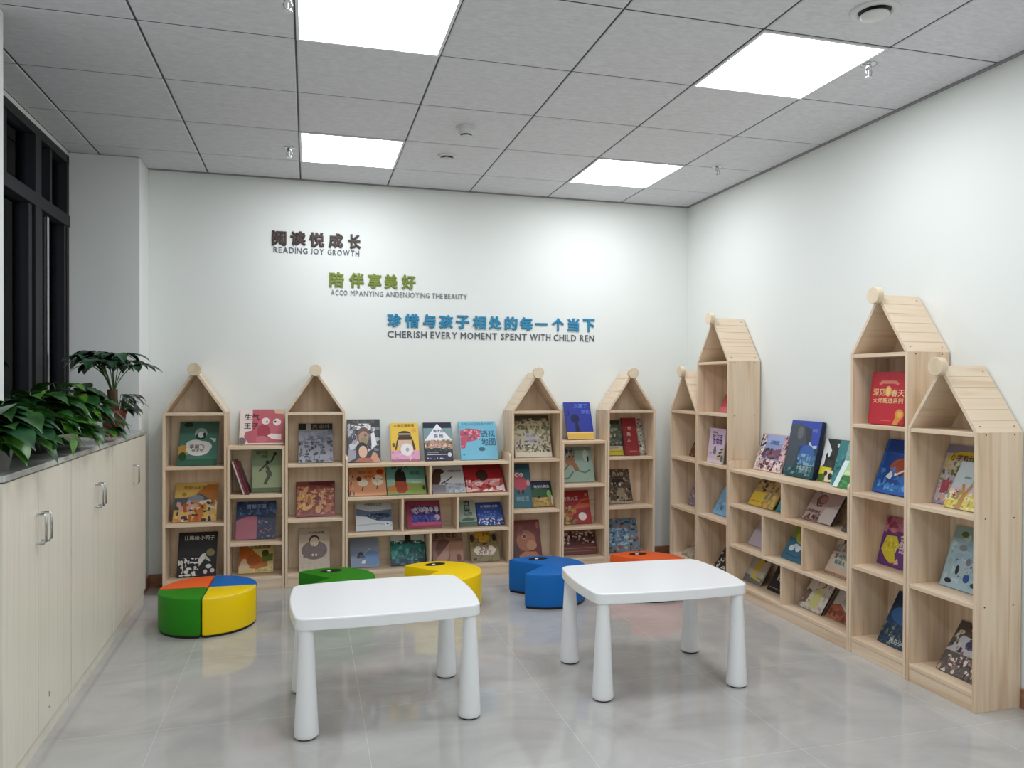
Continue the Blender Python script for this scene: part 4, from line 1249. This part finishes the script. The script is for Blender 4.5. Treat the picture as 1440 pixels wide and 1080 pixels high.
# --- third house
B('D1', '#C8BFA2', 'tall cream picture book crowded with drawn townsfolk, top shelf of the third house',
  [('r', 0, .86, 1, 1, '#4A4438'), ('s', 0, .5, 1, .92, ['#A8A070', '#7C8058', '#C9BF96', '#5E5C48', '#8A7A58'], 90, .06, 3), ('s', 0, .1, 1, .55, ['#D8CEB4', '#B8AE8E', '#7A7460', '#55504A', '#C9B8A0'], 90, .05, 4), ('r', .3, .3, .64, .56, '#C9C3C4'), ('r', .02, .0, 1, .12, '#E2DAC6'), ('s', .05, .12, .98, .3, ['#E8E0CC', '#4A443E', '#8A8068', '#2E2A28'], 70, .035, 5)],
  [('好邻居', .34, .6, .5, '#8A8494'), ('中学楼', .34, .6, .38, '#8A8494')])
B('D2', '#2C6673', 'narrow teal picture book with a red round creature, middle shelf of the third house',
  [('r', 0, .88, 1, 1, '#214C56'), ('e', .45, .54, .36, .17, '#C84A5C'), ('e', .3, .7, .2, .12, '#C84A5C'), ('e', .28, .74, .11, .05, '#F2F0EC'), ('e', .52, .74, .1, .045, '#F2F0EC'), ('e', .3, .735, .04, .02, '#1A1A1E'), ('e', .5, .735, .04, .02, '#1A1A1E'), ('l', [(.32, .4), (.3, .3)], .09, '#1E1C20'), ('l', [(.55, .4), (.56, .3)], .09, '#1E1C20'), ('e', .86, .56, .1, .07, '#D9909C')],
  [('豌豆怪', .16, .86, .2, '#8FB6C2')])
B('D3', '#2B4A3C', 'dark green landscape shaped picture book with a sandy foot, middle shelf of the third house',
  [('r', 0, .68, 1, 1, '#23304A'), ('e', .45, .46, .5, .26, '#2F6038'), ('r', 0, 0, 1, .36, '#B9964E'), ('s', 0, .02, 1, .36, ['#D2B46A', '#A8823C', '#8A7A3A'], 40, .08, 3), ('e', .84, .5, .1, .14, '#8FBF6A'), ('e', .95, .24, .05, .2, '#E4E0CE'), ('e', .36, .38, .07, .05, '#141A16')],
  [('晚安大鳄鱼', .18, .9, .78, '#DCE0DC')])
B('D4', '#6B2F2C', 'dark red brown picture book with a squirrel face, bottom shelf of the third house',
  [('e', .5, .8, .5, .3, '#7C3430'), ('e', .48, .44, .34, .28, '#A8684C'), ('e', .3, .7, .1, .14, '#8A4A3A'), ('e', .66, .32, .18, .13, '#C08A68'), ('e', .42, .56, .09, .07, '#C9987A'), ('e', .42, .56, .06, .05, '#4A2018'), ('p', [(.0, .0), (.0, .4), (.2, .3), (.22, 0)], '#4A3238'), ('p', [(.2, .06), (.4, .16), (.8, .14), (.92, 0), (.2, 0)], '#B47A5C'), ('e', .92, .85, .06, .1, '#A8685A')],
  [])
B('D5', '#2B3796', 'royal blue picture book with a yellow paper band, on top of the right narrow shelves',
  [('r', 0, 0, 1, .19, '#DDB24C'), ('r', 0, .16, 1, .2, '#E8C67A'), ('e', .36, .56, .16, .12, '#161C4A'), ('p', [(.36, .5), (.44, .48), (.5, .2), (.32, .2)], '#161C4A'), ('r', .0, .64, .16, .66, '#1A2158'), ('r', .12, .64, .16, .78, '#1A2158')],
  [('文墨了', .36, .88, .9, '#5C7CD8'), ('双花', .62, .94, .74, '#5C7CD8')])
B('D6', '#9DB6A6', 'sage green picture book with a running frog, second row of the right narrow shelves',
  [('r', 0, .9, 1, 1, '#7C9086'), ('s', .02, .7, .45, .98, ['#5A3A34', '#8A5A4A', '#3A2E2C', '#B4C4B4'], 40, .05, 4), ('e', .3, .6, .16, .13, '#A87654'), ('p', [(.3, .6), (.46, .56), (.56, .36), (.42, .3)], '#A06A48'), ('l', [(.24, .5), (.1, .36), (.04, .34)], .06, '#9A6A4A'), ('l', [(.48, .34), (.72, .26), (.9, .34)], .06, '#5E7F76'), ('l', [(.36, .3), (.2, .12), (.06, .1)], .06, '#5E7F76'), ('e', .8, .76, .09, .16, '#C9D6CA'), ('e', .86, .66, .03, .09, '#22262A')],
  [('快递长头', .06, .5, .86, '#3A2A28', .13)])
B('D7', '#A32A2C', 'red picture book with a white moon disc, third row of the right narrow shelves',
  [('s', 0, 0, .5, .55, ['#7E9040', '#B4A450', '#8A3A2A', '#A8B45A'], 50, .07, 3), ('p', [(.1, .1), (.2, .4), (.6, .6), (1, .62), (1, .5), (.5, .44)], '#C45A34'), ('p', [(.2, .0), (.4, .3), (1, .46), (1, .4), (.5, .2)], '#8E2024'), ('l', [(.3, .2), (.7, .7), (1, .74)], .05, '#C8603A'), ('e', .7, .22, .14, .12, '#EFE0DC'), ('e', .9, .86, .05, .06, '#C87A72')],
  [('白夜大王', .1, .62, .76, '#E4C9C0')])
B('D8', '#6A3630', 'maroon brown picture book with a band of white animals, bottom row, right narrow shelves',
  [('r', 0, .7, 1, 1, '#94685C'), ('s', .02, .36, .98, .8, ['#E0D4C8', '#3A2422', '#C9B4A4', '#5C3A34', '#EDE4DA'], 80, .05, 3), ('r', 0, .0, 1, .32, '#6E3A34'), ('r', 0, .2, 1, .22, '#A87A6A'), ('r', 0, .1, 1, .115, '#A06E60')])
B('D9', '#5C6A58', 'grey green picture book with a yellow band, left on the corner house top shelf',
  [('r', 0, .88, 1, 1, '#2E3830'), ('e', .2, .56, .22, .16, '#A06A44'), ('s', .3, .3, 1, .72, ['#8A9684', '#5A6A54', '#C4CCBA', '#3E4A3E'], 50, .07, 4), ('s', 0, .26, 1, .34, ['#2C2A26', '#5A3A30'], 22, .05, 5), ('r', 0, .0, 1, .26, '#D9C9B4'), ('r', 0, 0, 1, .16, '#CDBB38'), ('r', .12, .1, .9, .115, '#8A7E1E'), ('r', .12, .2, .8, .215, '#7A6A5A')],
  [('亲爱', .12, .5, .84, '#C2CEBE'), ('的松树', .28, .84, .74, '#C2CEBE')])
B('D10', '#8E2C30', 'dark red book, middle of the top shelf of the corner house',
  [('r', 0, .0, .06, 1, '#6E1E24'), ('r', .3, .1, .84, .115, '#C4827E')],
  [('奇', .36, .6, .72, '#E2B4AE'), ('趣', .26, .52, .56, '#E2B4AE'), ('人', .24, .5, .4, '#E2B4AE')])
B('D11', '#B9A79A', 'patterned beige book, rightmost on the corner house top shelf',
  [('s', 0, 0, 1, 1, ['#5A4A48', '#8A9688', '#D9CCBE', '#A88078', '#3A3436'], 90, .09, 3), ('e', .8, .5, .14, .16, '#B4C2B0'), ('e', .8, .2, .12, .09, '#D2DCCE')])
B('D12', '#5A4C3E', 'sepia picture book with a dark doorway scene, middle shelf of the corner house',
  [('s', 0, .05, 1, 1, ['#8A7A66', '#3A3026', '#A8967C', '#6A5A48', '#C4B49A', '#2A221C'], 120, .06, 3), ('r', .24, .52, .76, .72, '#231C18'), ('e', .54, .56, .05, .04, '#E4D8C4'), ('p', [(.3, .1), (.4, .45), (.7, .45), (.8, .1)], '#9A8A72'), ('r', .02, .0, 1, .07, '#A99A86')],
  [('旧人馆', .3, .74, .86, '#C9BCA4')])
B('D13', '#6E8FA6', 'busy blue collage picture book behind the orange stool, bottom shelf of the corner house',
  [('s', 0, 0, 1, 1, ['#4A4A58', '#B48A7A', '#8A6A6E', '#C4B49E', '#3A4456', '#A85A5A'], 110, .06, 3), ('s', .05, .2, .68, .72, ['#9CC4DE', '#7CAECE', '#B4D2E4', '#5A86A8'], 90, .07, 4), ('s', .1, .3, .62, .66, ['#22406A', '#2C5A8A'], 26, .025, 5)],
  [('鱼儿的家', .16, .66, .56, '#24487A')])
# --- right wall, corner house and tall house
B('E1', '#6A3B2C', 'dark brown book mostly hidden by the upright, second shelf of the right corner house', [('s', 0, 0, 1, 1, ['#8A5038', '#4A261C', '#A8704C'], 30, .1, 2)])
B('E2', '#8A7A8A', 'mauve grey book mostly hidden by the upright, third shelf of the right corner house', [('s', 0, 0, 1, .6, ['#5A4A5E', '#A498A6', '#C4B8C2'], 40, .08, 3)])
B('E3', '#B8AC9A', 'pale book lying far back at a slant, bottom shelf of the right corner house', [('s', 0, 0, 1, 1, ['#8A6A62', '#A48078'], 20, .1, 3)])
B('E4', '#C2525E', 'pink red book tip behind the upright, top shelf of the corner tall house', [('r', .0, .0, 1, .2, '#D8707A'), ('e', .2, .9, .1, .1, '#E0B08A')])
B('E5', '#D2BCCF', 'lilac pink picture book with small grey cat, second shelf of the corner tall house',
  [('r', 0, 0, 1, .12, '#DCCBD4'), ('e', .44, .34, .1, .1, '#6A7A72'), ('e', .44, .44, .06, .05, '#5E6E66'), ('l', [(.1, .24), (.3, .3), (.44, .28)], .02, '#8A5A6A'), ('p', [(.56, .1), (.98, .5), (.98, .1)], '#C9B48A'), ('l', [(.62, .2), (.84, .24)], .05, '#3A4A44'), ('l', [(.7, .3), (.9, .34)], .05, '#3A4A44'), ('l', [(.8, .4), (.96, .43)], .05, '#3A4A44'), ('e', .92, .16, .08, .1, '#5A7268')],
  [('红桃', .2, .5, .88, '#6A4A70', .06), ('吃汉王', .22, .86, .74, '#5A4A86'), ('变猫咪', .26, .86, .62, '#5A4A86')])
B('E6', '#7FB0D6', 'light blue book at a slant, third shelf of the corner tall house', [('s', .1, .1, .6, .5, ['#9CC4E0', '#6A9CC8'], 20, .08, 3)], [('山', .4, .54, .22, '#1E2A3A')])
B('E7', '#2A2826', 'black and white book, bottom shelf of the corner tall house', [('s', 0, 0, 1, .9, ['#DCD6CC', '#E8E4DA', '#2A2826', '#8A8478'], 50, .07, 4)])
# --- right wall wide unit
B('F1', '#CDAEB4', 'pink picture book with an alpine lake framed by animals, far end atop right wide shelves',
  [('r', .14, .3, .82, .97, '#8E9CC8'), ('r', .2, .76, .8, .97, '#9DB0DC'), ('s', .16, .34, .8, .62, ['#5A3C50', '#7C5266', '#3E3448', '#8A5A66'], 60, .07, 4), ('s', 0, .3, .2, 1, ['#E8DED4', '#2C2428', '#A89A90', '#F2EAE4'], 44, .05, 5), ('s', .8, .2, 1, 1, ['#D9A8B0', '#4A3440', '#E8C4C6', '#5A4450'], 50, .05, 6), ('s', .02, .02, .98, .32, ['#F0DCD8', '#4A343C', '#E8C8C8', '#6A4450', '#F4E8E4'], 90, .05, 7), ('r', .0, .0, 1, .05, '#E4C6BC')],
  [('动物园', .36, .66, .78, '#4E5A9A')])
B('F2', '#274C66', 'thick blue boxed picture book with a grey elephant, tallest atop the right wide shelves',
  [('r', .0, .55, 1, 1, '#3A50B4'), ('r', 0, 0, 1, .28, '#22505A'), ('p', [(.02, .2), (.02, .92), (.3, .96), (.5, .9), (.62, .7), (.62, .56), (.4, .58), (.36, .3), (.26, .1), (.1, .06)], '#4A545E'), ('e', .36, .78, .1, .12, '#6A7078'), ('p', [(.5, .9), (.72, .86), (.76, .6), (.6, .56), (.56, .7)], '#3C444E'), ('l', [(.7, .62), (.8, .54), (.96, .56)], .09, '#C4D0E0'), ('e', .68, .42, .24, .16, '#3E66B0'), ('s', .4, .22, .98, .42, ['#6A92BC', '#8AB0CC', '#4A7AA0'], 40, .06, 4), ('s', .02, .04, .98, .16, ['#16363E', '#4A7A7C', '#7CA2A0'], 50, .04, 5)],
  [('大象的旅行', .42, .92, .17, '#A9C6CC', .085), ('神奇', .74, .92, .84, '#7A90D8')], '#16203E')
B('F3', '#33403E', 'black picture book with a dark tree and yellow animals, atop the right wide shelves',
  [('p', [(0, .3), (0, 1), (.05, 1), (.24, .74), (.2, .5)], '#E6E8EA'), ('p', [(.1, .96), (.26, .7), (.2, .42), (.1, .2), (.5, .2), (.6, 1)], '#2A302E'), ('s', .1, .3, .34, .7, ['#1E2422', '#3A3A34'], 18, .07, 3), ('r', .0, .0, .34, .34, '#D9CE3A'), ('e', .1, .08, .14, .1, '#4E6A2A'), ('r', .2, .02, .44, .28, '#E4D9C0'), ('e', .2, .2, .05, .06, '#3A3A1E'), ('e', .34, .14, .06, .08, '#2A2622'), ('e', .4, .86, .03, .05, '#DCDCD4')])
B('F3b', '#3A8286', 'teal picture book standing in front of the black one, atop the right wide shelves',
  [('s', .0, .0, 1, .7, ['#2A6A74', '#4E9A9A', '#235A66'], 40, .1, 3), ('r', .5, .5, 1, 1, '#8FB4B0'), ('s', .5, .5, 1, 1, ['#6A9A96', '#A4C2BC'], 24, .06, 4)])
B('F3c', '#B8D59A', 'small pale green picture book at the near end on the right wide shelves top',
  [('r', 0, 0, .3, 1, '#DCEFF0'), ('r', .3, .0, 1, .46, '#2E7A3E'), ('e', .8, .8, .18, .14, '#3E4A3A'), ('s', .3, .05, 1, .4, ['#1F5C2C', '#4A9A50'], 14, .09, 3), ('r', .36, .5, 1, .62, '#D9E8B0')])
B('G1', '#D9B85A', 'yellow street scene picture book, far bay upper row, right wide shelves',
  [('r', .0, .42, 1, 1, '#CBB487'), ('s', 0, .5, 1, 1, ['#8A6A3A', '#D9C9A0', '#B89A66', '#5A4A34'], 50, .06, 3), ('r', .0, .0, .6, .44, '#E2BE3E'), ('s', .5, .0, 1, .55, ['#D98A3A', '#E8C46A', '#8A8A7A', '#C4A050'], 40, .07, 4), ('p', [(.3, .46), (.36, .54), (.46, .52), (.36, .44)], '#3A2C1E'), ('r', .06, .12, .4, .15, '#B08A1E')],
  [('街边小店', .1, .46, .8, '#4A3A26')])
B('G2', '#238A92', 'teal book tucked behind the yellow one, far bay upper row, right wide shelves', [('r', 0, .7, 1, 1, '#9A8A8E'), ('e', .5, .3, .12, .05, '#BFE0E0')])
B('G3', '#B49A98', 'mauve picture book with a brown bird, near bay upper row, right wide shelves',
  [('p', [(.5, .0), (.6, .4), (1, .56), (1, 0)], '#C9BCB8'), ('e', .38, .62, .17, .15, '#7C5650'), ('e', .42, .62, .11, .1, '#A27A72'), ('l', [(.2, .64), (.3, .42), (.46, .44)], .05, '#4A302C'), ('s', .0, .0, .56, .22, ['#6A4A48', '#8A6460', '#C0A4A0', '#4A3432'], 40, .06, 4), ('s', .1, .74, .5, .9, ['#8A7470', '#C2AEAA'], 14, .04, 5)],
  [('寻找小鸟', .6, .94, .86, '#5A4A4A'), ('口袋里的歌谣', .04, .5, .26, '#5A3A38')], '#2E2628')
B('G4', '#4E433E', 'dark brown book against the upright, near bay upper row, right wide shelves', [('s', 0, 0, 1, 1, ['#5E524A', '#3E342F'], 24, .12, 2)])
B('H1', '#BDB2BE', 'lilac grey picture book, far bay middle row, right wide shelves', [('r', 0, .72, 1, 1, '#C8BEB4')], [('天窗', .3, .7, .62, '#4A4048')])
B('H2', '#33708F', 'blue and green picture book with white fish, middle bay of the right wide shelves',
  [('r', 0, .56, 1, 1, '#8A9A4A'), ('e', .6, .62, .36, .18, '#B4B84E'), ('s', .3, .7, 1, 1, ['#C9A85A', '#6A7A3A', '#D9C27A'], 24, .08, 3), ('e', .28, .3, .12, .08, '#DCE8EC'), ('e', .56, .32, .12, .08, '#DCE8EC'), ('e', .42, .38, .1, .05, '#C4D8E0'), ('l', [(.1, .14), (.6, .1), (.98, .16)], .04, '#23587A')])
B('H3', '#D9BEA8', 'peach and grey picture book with scalloped edge, near bay middle row, right wide shelves',
  [('r', .0, .55, 1, 1, '#A8A49C'), ('s', 0, .55, .5, 1, ['#C9B4A4', '#8A847C', '#D9C4B8'], 30, .08, 3), ('r', .14, .2, 1, .56, '#C9CCC0')] + [('e', .05 + .1 * k, .03, .045, .035, '#A8765A') for k in range(10)] + [('e', .3, .84, .05, .06, '#3A3430'), ('e', .6, .8, .06, .08, '#3A3430')],
  [('爱书的孩', .14, .76, .46, '#3E3A38'), ('和诗人', .24, .7, .32, '#3E3A38')])
B('I1', '#B5B0A6', 'grey picture book with yellow long legged creature, far bay bottom row, right wide shelves',
  [('r', 0, 0, 1, .2, '#6E7478'), ('p', [(.3, .3), (.34, .62), (.5, .74), (.66, .66), (.6, .4), (.62, .22), (.52, .22), (.5, .42), (.42, .42), (.4, .22), (.32, .2)], '#D2B43A'), ('e', .64, .74, .1, .1, '#C9AA34'), ('p', [(.5, .86), (.74, .9), (.8, .74), (.72, .7)], '#3A3630'), ('p', [(.3, .22), (.92, .16), (.9, .1), (.3, .14)], '#C9BE3A')])
B('I2', '#17161A', 'black picture book with white lettering, far bay bottom row, right wide shelves', [('r', .1, .1, .9, .12, '#8A8A8C')], [('牛', .3, .62, .7, '#EDEDEA'), ('铃', .3, .62, .48, '#EDEDEA')])
B('I3', '#D6CEC4', 'pale picture book, dark haired child, near bay bottom row, right wide shelves',
  [('s', 0, 0, 1, 1, ['#E2DACE', '#C4BAAE', '#B8A89C', '#D9D2C4'], 50, .08, 3), ('p', [(0, .1), (0, .5), (.24, .46), (.2, .14)], '#7C6458'), ('e', .52, .74, .18, .17, '#40302C'), ('e', .5, .7, .13, .13, '#D9C49A'), ('p', [(.34, .1), (.38, .5), (.54, .56), (.7, .48), (.72, .06)], '#D2CE86'), ('s', .7, .4, 1, .8, ['#A89890', '#E8E2D8'], 20, .04, 4)], [], '#2A2224')
B('I4', '#C7C3BE', 'white and rust picture book by the upright, near bay bottom row, right wide shelves',
  [('p', [(0, 0), (0, .4), (.3, .46), (.6, .3), (1, .34), (1, 0)], '#9A4E32'), ('s', 0, 0, 1, .3, ['#7C3A26', '#B4643E', '#6A3020'], 24, .1, 3), ('e', .74, .8, .08, .08, '#2E2A2C'), ('e', .8, .56, .1, .06, '#3A3436'), ('s', .2, .5, .9, .9, ['#B4AEAA', '#D9D6D2'], 20, .07, 4)])
# --- right wall, near houses
B('J1', '#B5202E', 'red boxed set with gold lettering, top shelf of the right tall house',
  [('r', .03, .03, .97, .97, '#BE2434'), ('p', [(.22, .78), (.3, .83), (.7, .83), (.78, .78), (.76, .74), (.66, .775), (.34, .775), (.24, .74)], '#D9806A'), ('e', .5, .63, .09, .1, '#D9A45A'), ('e', .5, .63, .06, .08, '#E8C47A'), ('e', .86, .2, .12, .1, '#D98E3E'), ('e', .86, .2, .07, .06, '#E8AE5A'), ('p', [(.68, .0), (.76, .14), (.9, .1), (.82, .0)], '#D98E3E'), ('r', .36, .07, .64, .078, '#D9806A')],
  [('深见', .08, .41, .61, '#EFC48C', .14), ('春天', .59, .95, .6, '#EFC48C', .14), ('大师甄选系列', .09, .93, .45, '#EFC48C', .1)])
B('J2', '#1E4A9C', 'deep blue picture book with a red brown fish, second shelf of the right tall house',
  [('r', .0, .0, .07, 1, '#2C62B8'), ('r', .0, .0, 1, .1, '#2A66BC'), ('s', .08, .1, 1, .5, ['#2F76C8', '#4A90D6', '#1E5AAE'], 40, .09, 3), ('e', .64, .5, .36, .17, '#B85A38'), ('e', .7, .54, .3, .12, '#A84A2C'), ('p', [(.24, .3), (.34, .42), (.42, .34), (.38, .26)], '#E8EEF4'), ('l', [(.5, .36), (.66, .44), (.8, .46)], .05, '#F0E8E4'), ('e', .48, .36, .03, .03, '#F4F4F4'), ('s', .1, .06, 1, .2, ['#6AAEE4', '#3A80CC'], 24, .06, 4), ('l', [(.1, .76), (.7, .72), (1, .74)], .02, '#3A6CBC')], [], '#142E66')
B('J3', '#6A3C82', 'purple picture book with a yellow animal, third shelf of the right tall house',
  [('r', 0, .72, 1, 1, '#B46A7A'), ('s', 0, .66, 1, 1, ['#D98A8A', '#8A3E5E', '#C87C94', '#A04A5A'], 40, .09, 3), ('p', [(.04, .3), (.12, .6), (.4, .62), (.52, .44), (.42, .3), (.5, .1), (.36, .06), (.2, .14)], '#E2D03A'), ('s', .1, .3, .46, .6, ['#F0E27A', '#CDB82A'], 20, .05, 4), ('p', [(.46, .06), (.54, .2), (.6, .08)], '#E8B4A4')],
  [('金', .5, .76, .6, '#EBD9A8'), ('银', .5, .76, .42, '#E2C4D8')])
B('J4', '#1E3C62', 'dark blue picture book with a night meadow, bottom shelf of the right tall house',
  [('r', 0, .6, 1, 1, '#18304E'), ('e', .5, .58, .44, .18, '#2C5E92'), ('e', .78, .66, .2, .16, '#152238'), ('s', 0, .0, 1, .4, ['#14202C', '#4A5E58', '#2A3A3C', '#7C8A78', '#1A2A38'], 90, .05, 3), ('s', .2, .84, .5, .94, ['#3A5A82'], 6, .05, 4)],
  [('再见小老虎', .3, .86, .1, '#D2D4CC')])
B('K1', '#C2B7C4', 'crowded comic style picture book with a yellow arch title, second shelf of the nearest house',
  [('r', 0, .86, 1, 1, '#8A8490'), ('e', .55, .74, .5, .16, '#DDB93A'), ('e', .55, .68, .44, .12, '#C2B7A4'), ('s', 0, .36, 1, .72, ['#8A9A5A', '#5E7A44', '#D9CBA8', '#A4A894', '#C4A46A', '#6A5A44'], 70, .06, 3), ('s', .0, .04, 1, .4, ['#C86A76', '#D9B8C4', '#F0E4E0', '#A85A66', '#8A8C9A', '#E0C24A'], 80, .055, 4), ('r', .1, .18, .3, .4, '#B4525E'), ('r', 0, 0, 1, .05, '#A59BB4')],
  [('小学有什么', .14, .9, .79, '#3A2A1E')])
B('K1b', '#C9D6D8', 'pale picture book with yellow trees, standing before the comic book in the nearest house',
  [('r', 0, .0, 1, .34, '#E2CC6A'), ('r', .0, .3, 1, .46, '#D9BCC4'), ('s', 0, .02, 1, .4, ['#D9BE4A', '#EADFA0', '#B89A3A', '#8AA25A', '#F0E8C0'], 60, .07, 3), ('p', [(.3, .0), (.36, .3), (.26, .52), (.34, .52), (.4, .36), (.5, .54), (.56, .5), (.46, .3), (.46, 0)], '#C08A4E'), ('e', .8, .4, .14, .06, '#7C5436'), ('e', .34, .66, .1, .025, '#7C9A9C'), ('s', .1, .2, .3, .4, ['#8A3E46', '#C8707A'], 8, .06, 5)],
  [('世界真', .46, .92, .74, '#4A5258'), ('好', .5, .66, .6, '#4A5258')])
B('K2', '#A9C2CC', 'pale blue picture book scattered with small animals, third shelf of the nearest house',
  [('r', 0, .8, 1, 1, '#8FA8A4'), ('s', .04, .06, .96, .9, ['#8EB0C2', '#BFD2D8', '#9CB8C4'], 40, .09, 3), ('e', .16, .1, .08, .04, '#23303A'), ('e', .3, .3, .04, .08, '#23303A'), ('e', .54, .2, .07, .07, '#2C4E9A'), ('e', .74, .12, .08, .04, '#2A3A3E'), ('e', .5, .46, .06, .06, '#7C7C84'), ('e', .7, .44, .06, .06, '#7C7474'), ('e', .3, .66, .09, .05, '#8A8C94'), ('e', .26, .88, .08, .05, '#5A6A2A'), ('e', .82, .66, .14, .12, '#EEF0EE'), ('r', .84, .24, 1, .46, '#9A5A5A'), ('s', .1, .1, .9, .6, ['#3A4A52', '#C98A7A', '#4A6A9A'], 24, .018, 5)],
  [('鬼', .74, .9, .66, '#3A3E44')])
B('K3', '#5E534C', 'brown and white collage picture book, bottom shelf of the nearest house',
  [('s', 0, 0, 1, 1, ['#7C5E4E', '#3A322C', '#B49A88', '#5A5A48', '#D9CABC', '#8A6A6A'], 120, .06, 3), ('p', [(.0, .4), (.2, .74), (.5, .72), (.9, .5), (.9, .4)], '#C4C2CA'), ('e', .46, .6, .12, .09, '#3A2C66'), ('s', .2, .1, .9, .36, ['#E4D2C8', '#B48A7C', '#F0E4DC', '#4A3A34'], 50, .05, 4), ('e', .7, .78, .24, .12, '#A89878')])

GB, GR = 'picture books shown on the back bookcases', 'picture books shown on the right bookcases'
for k, (wall, a, d, z, wd, h, th, lean) in BOOKS.items():
    base, label, art, titles, spine = A[k]
    zo = z + th * math.sin(lean) + .0006
    if wall == 'b':
        t = empty('picture_book', label, 'book', (a, d, zo), (-lean, 0, 0), GB)
    else:
        t = empty('picture_book', label, 'book', (d, a, zo), (-lean, 0, -PI / 2), GR)
    book_mesh(t, wd, h, th, base, art, titles, spine, k in ('F2', 'G3', 'I3', 'J1', 'J2'))

# three thin books leaning spine outwards in the left narrow shelves
for q, (x, th, h, col, lab) in enumerate(((-3.324, .010, .232, '#C9C2C0', 'thin white spined book, leftmost of three leaning beside the green picture book'),
                                   (-3.3105, .010, .232, '#8E2E3A', 'thin crimson spined book, middle of three leaning beside the green picture book'),
                                   (-3.2955, .012, .222, '#5A2430', 'thin dark maroon spined book, rightmost of three leaning beside the green picture book'))):
    tilt = math.radians(-18.5)
    t = empty('picture_book', lab, 'book', (x, -.222, .6292), (0, 0, 0), GB)
    m = Matrix.Rotation(tilt, 4, 'Y') @ Matrix.Rotation(PI / 2, 4, 'Z')
    t.rotation_euler = m.to_euler()
    art = [('r', .0, .1, 1, .3, col)]
    book_mesh(t, .17, h, th, col, [], [], col)
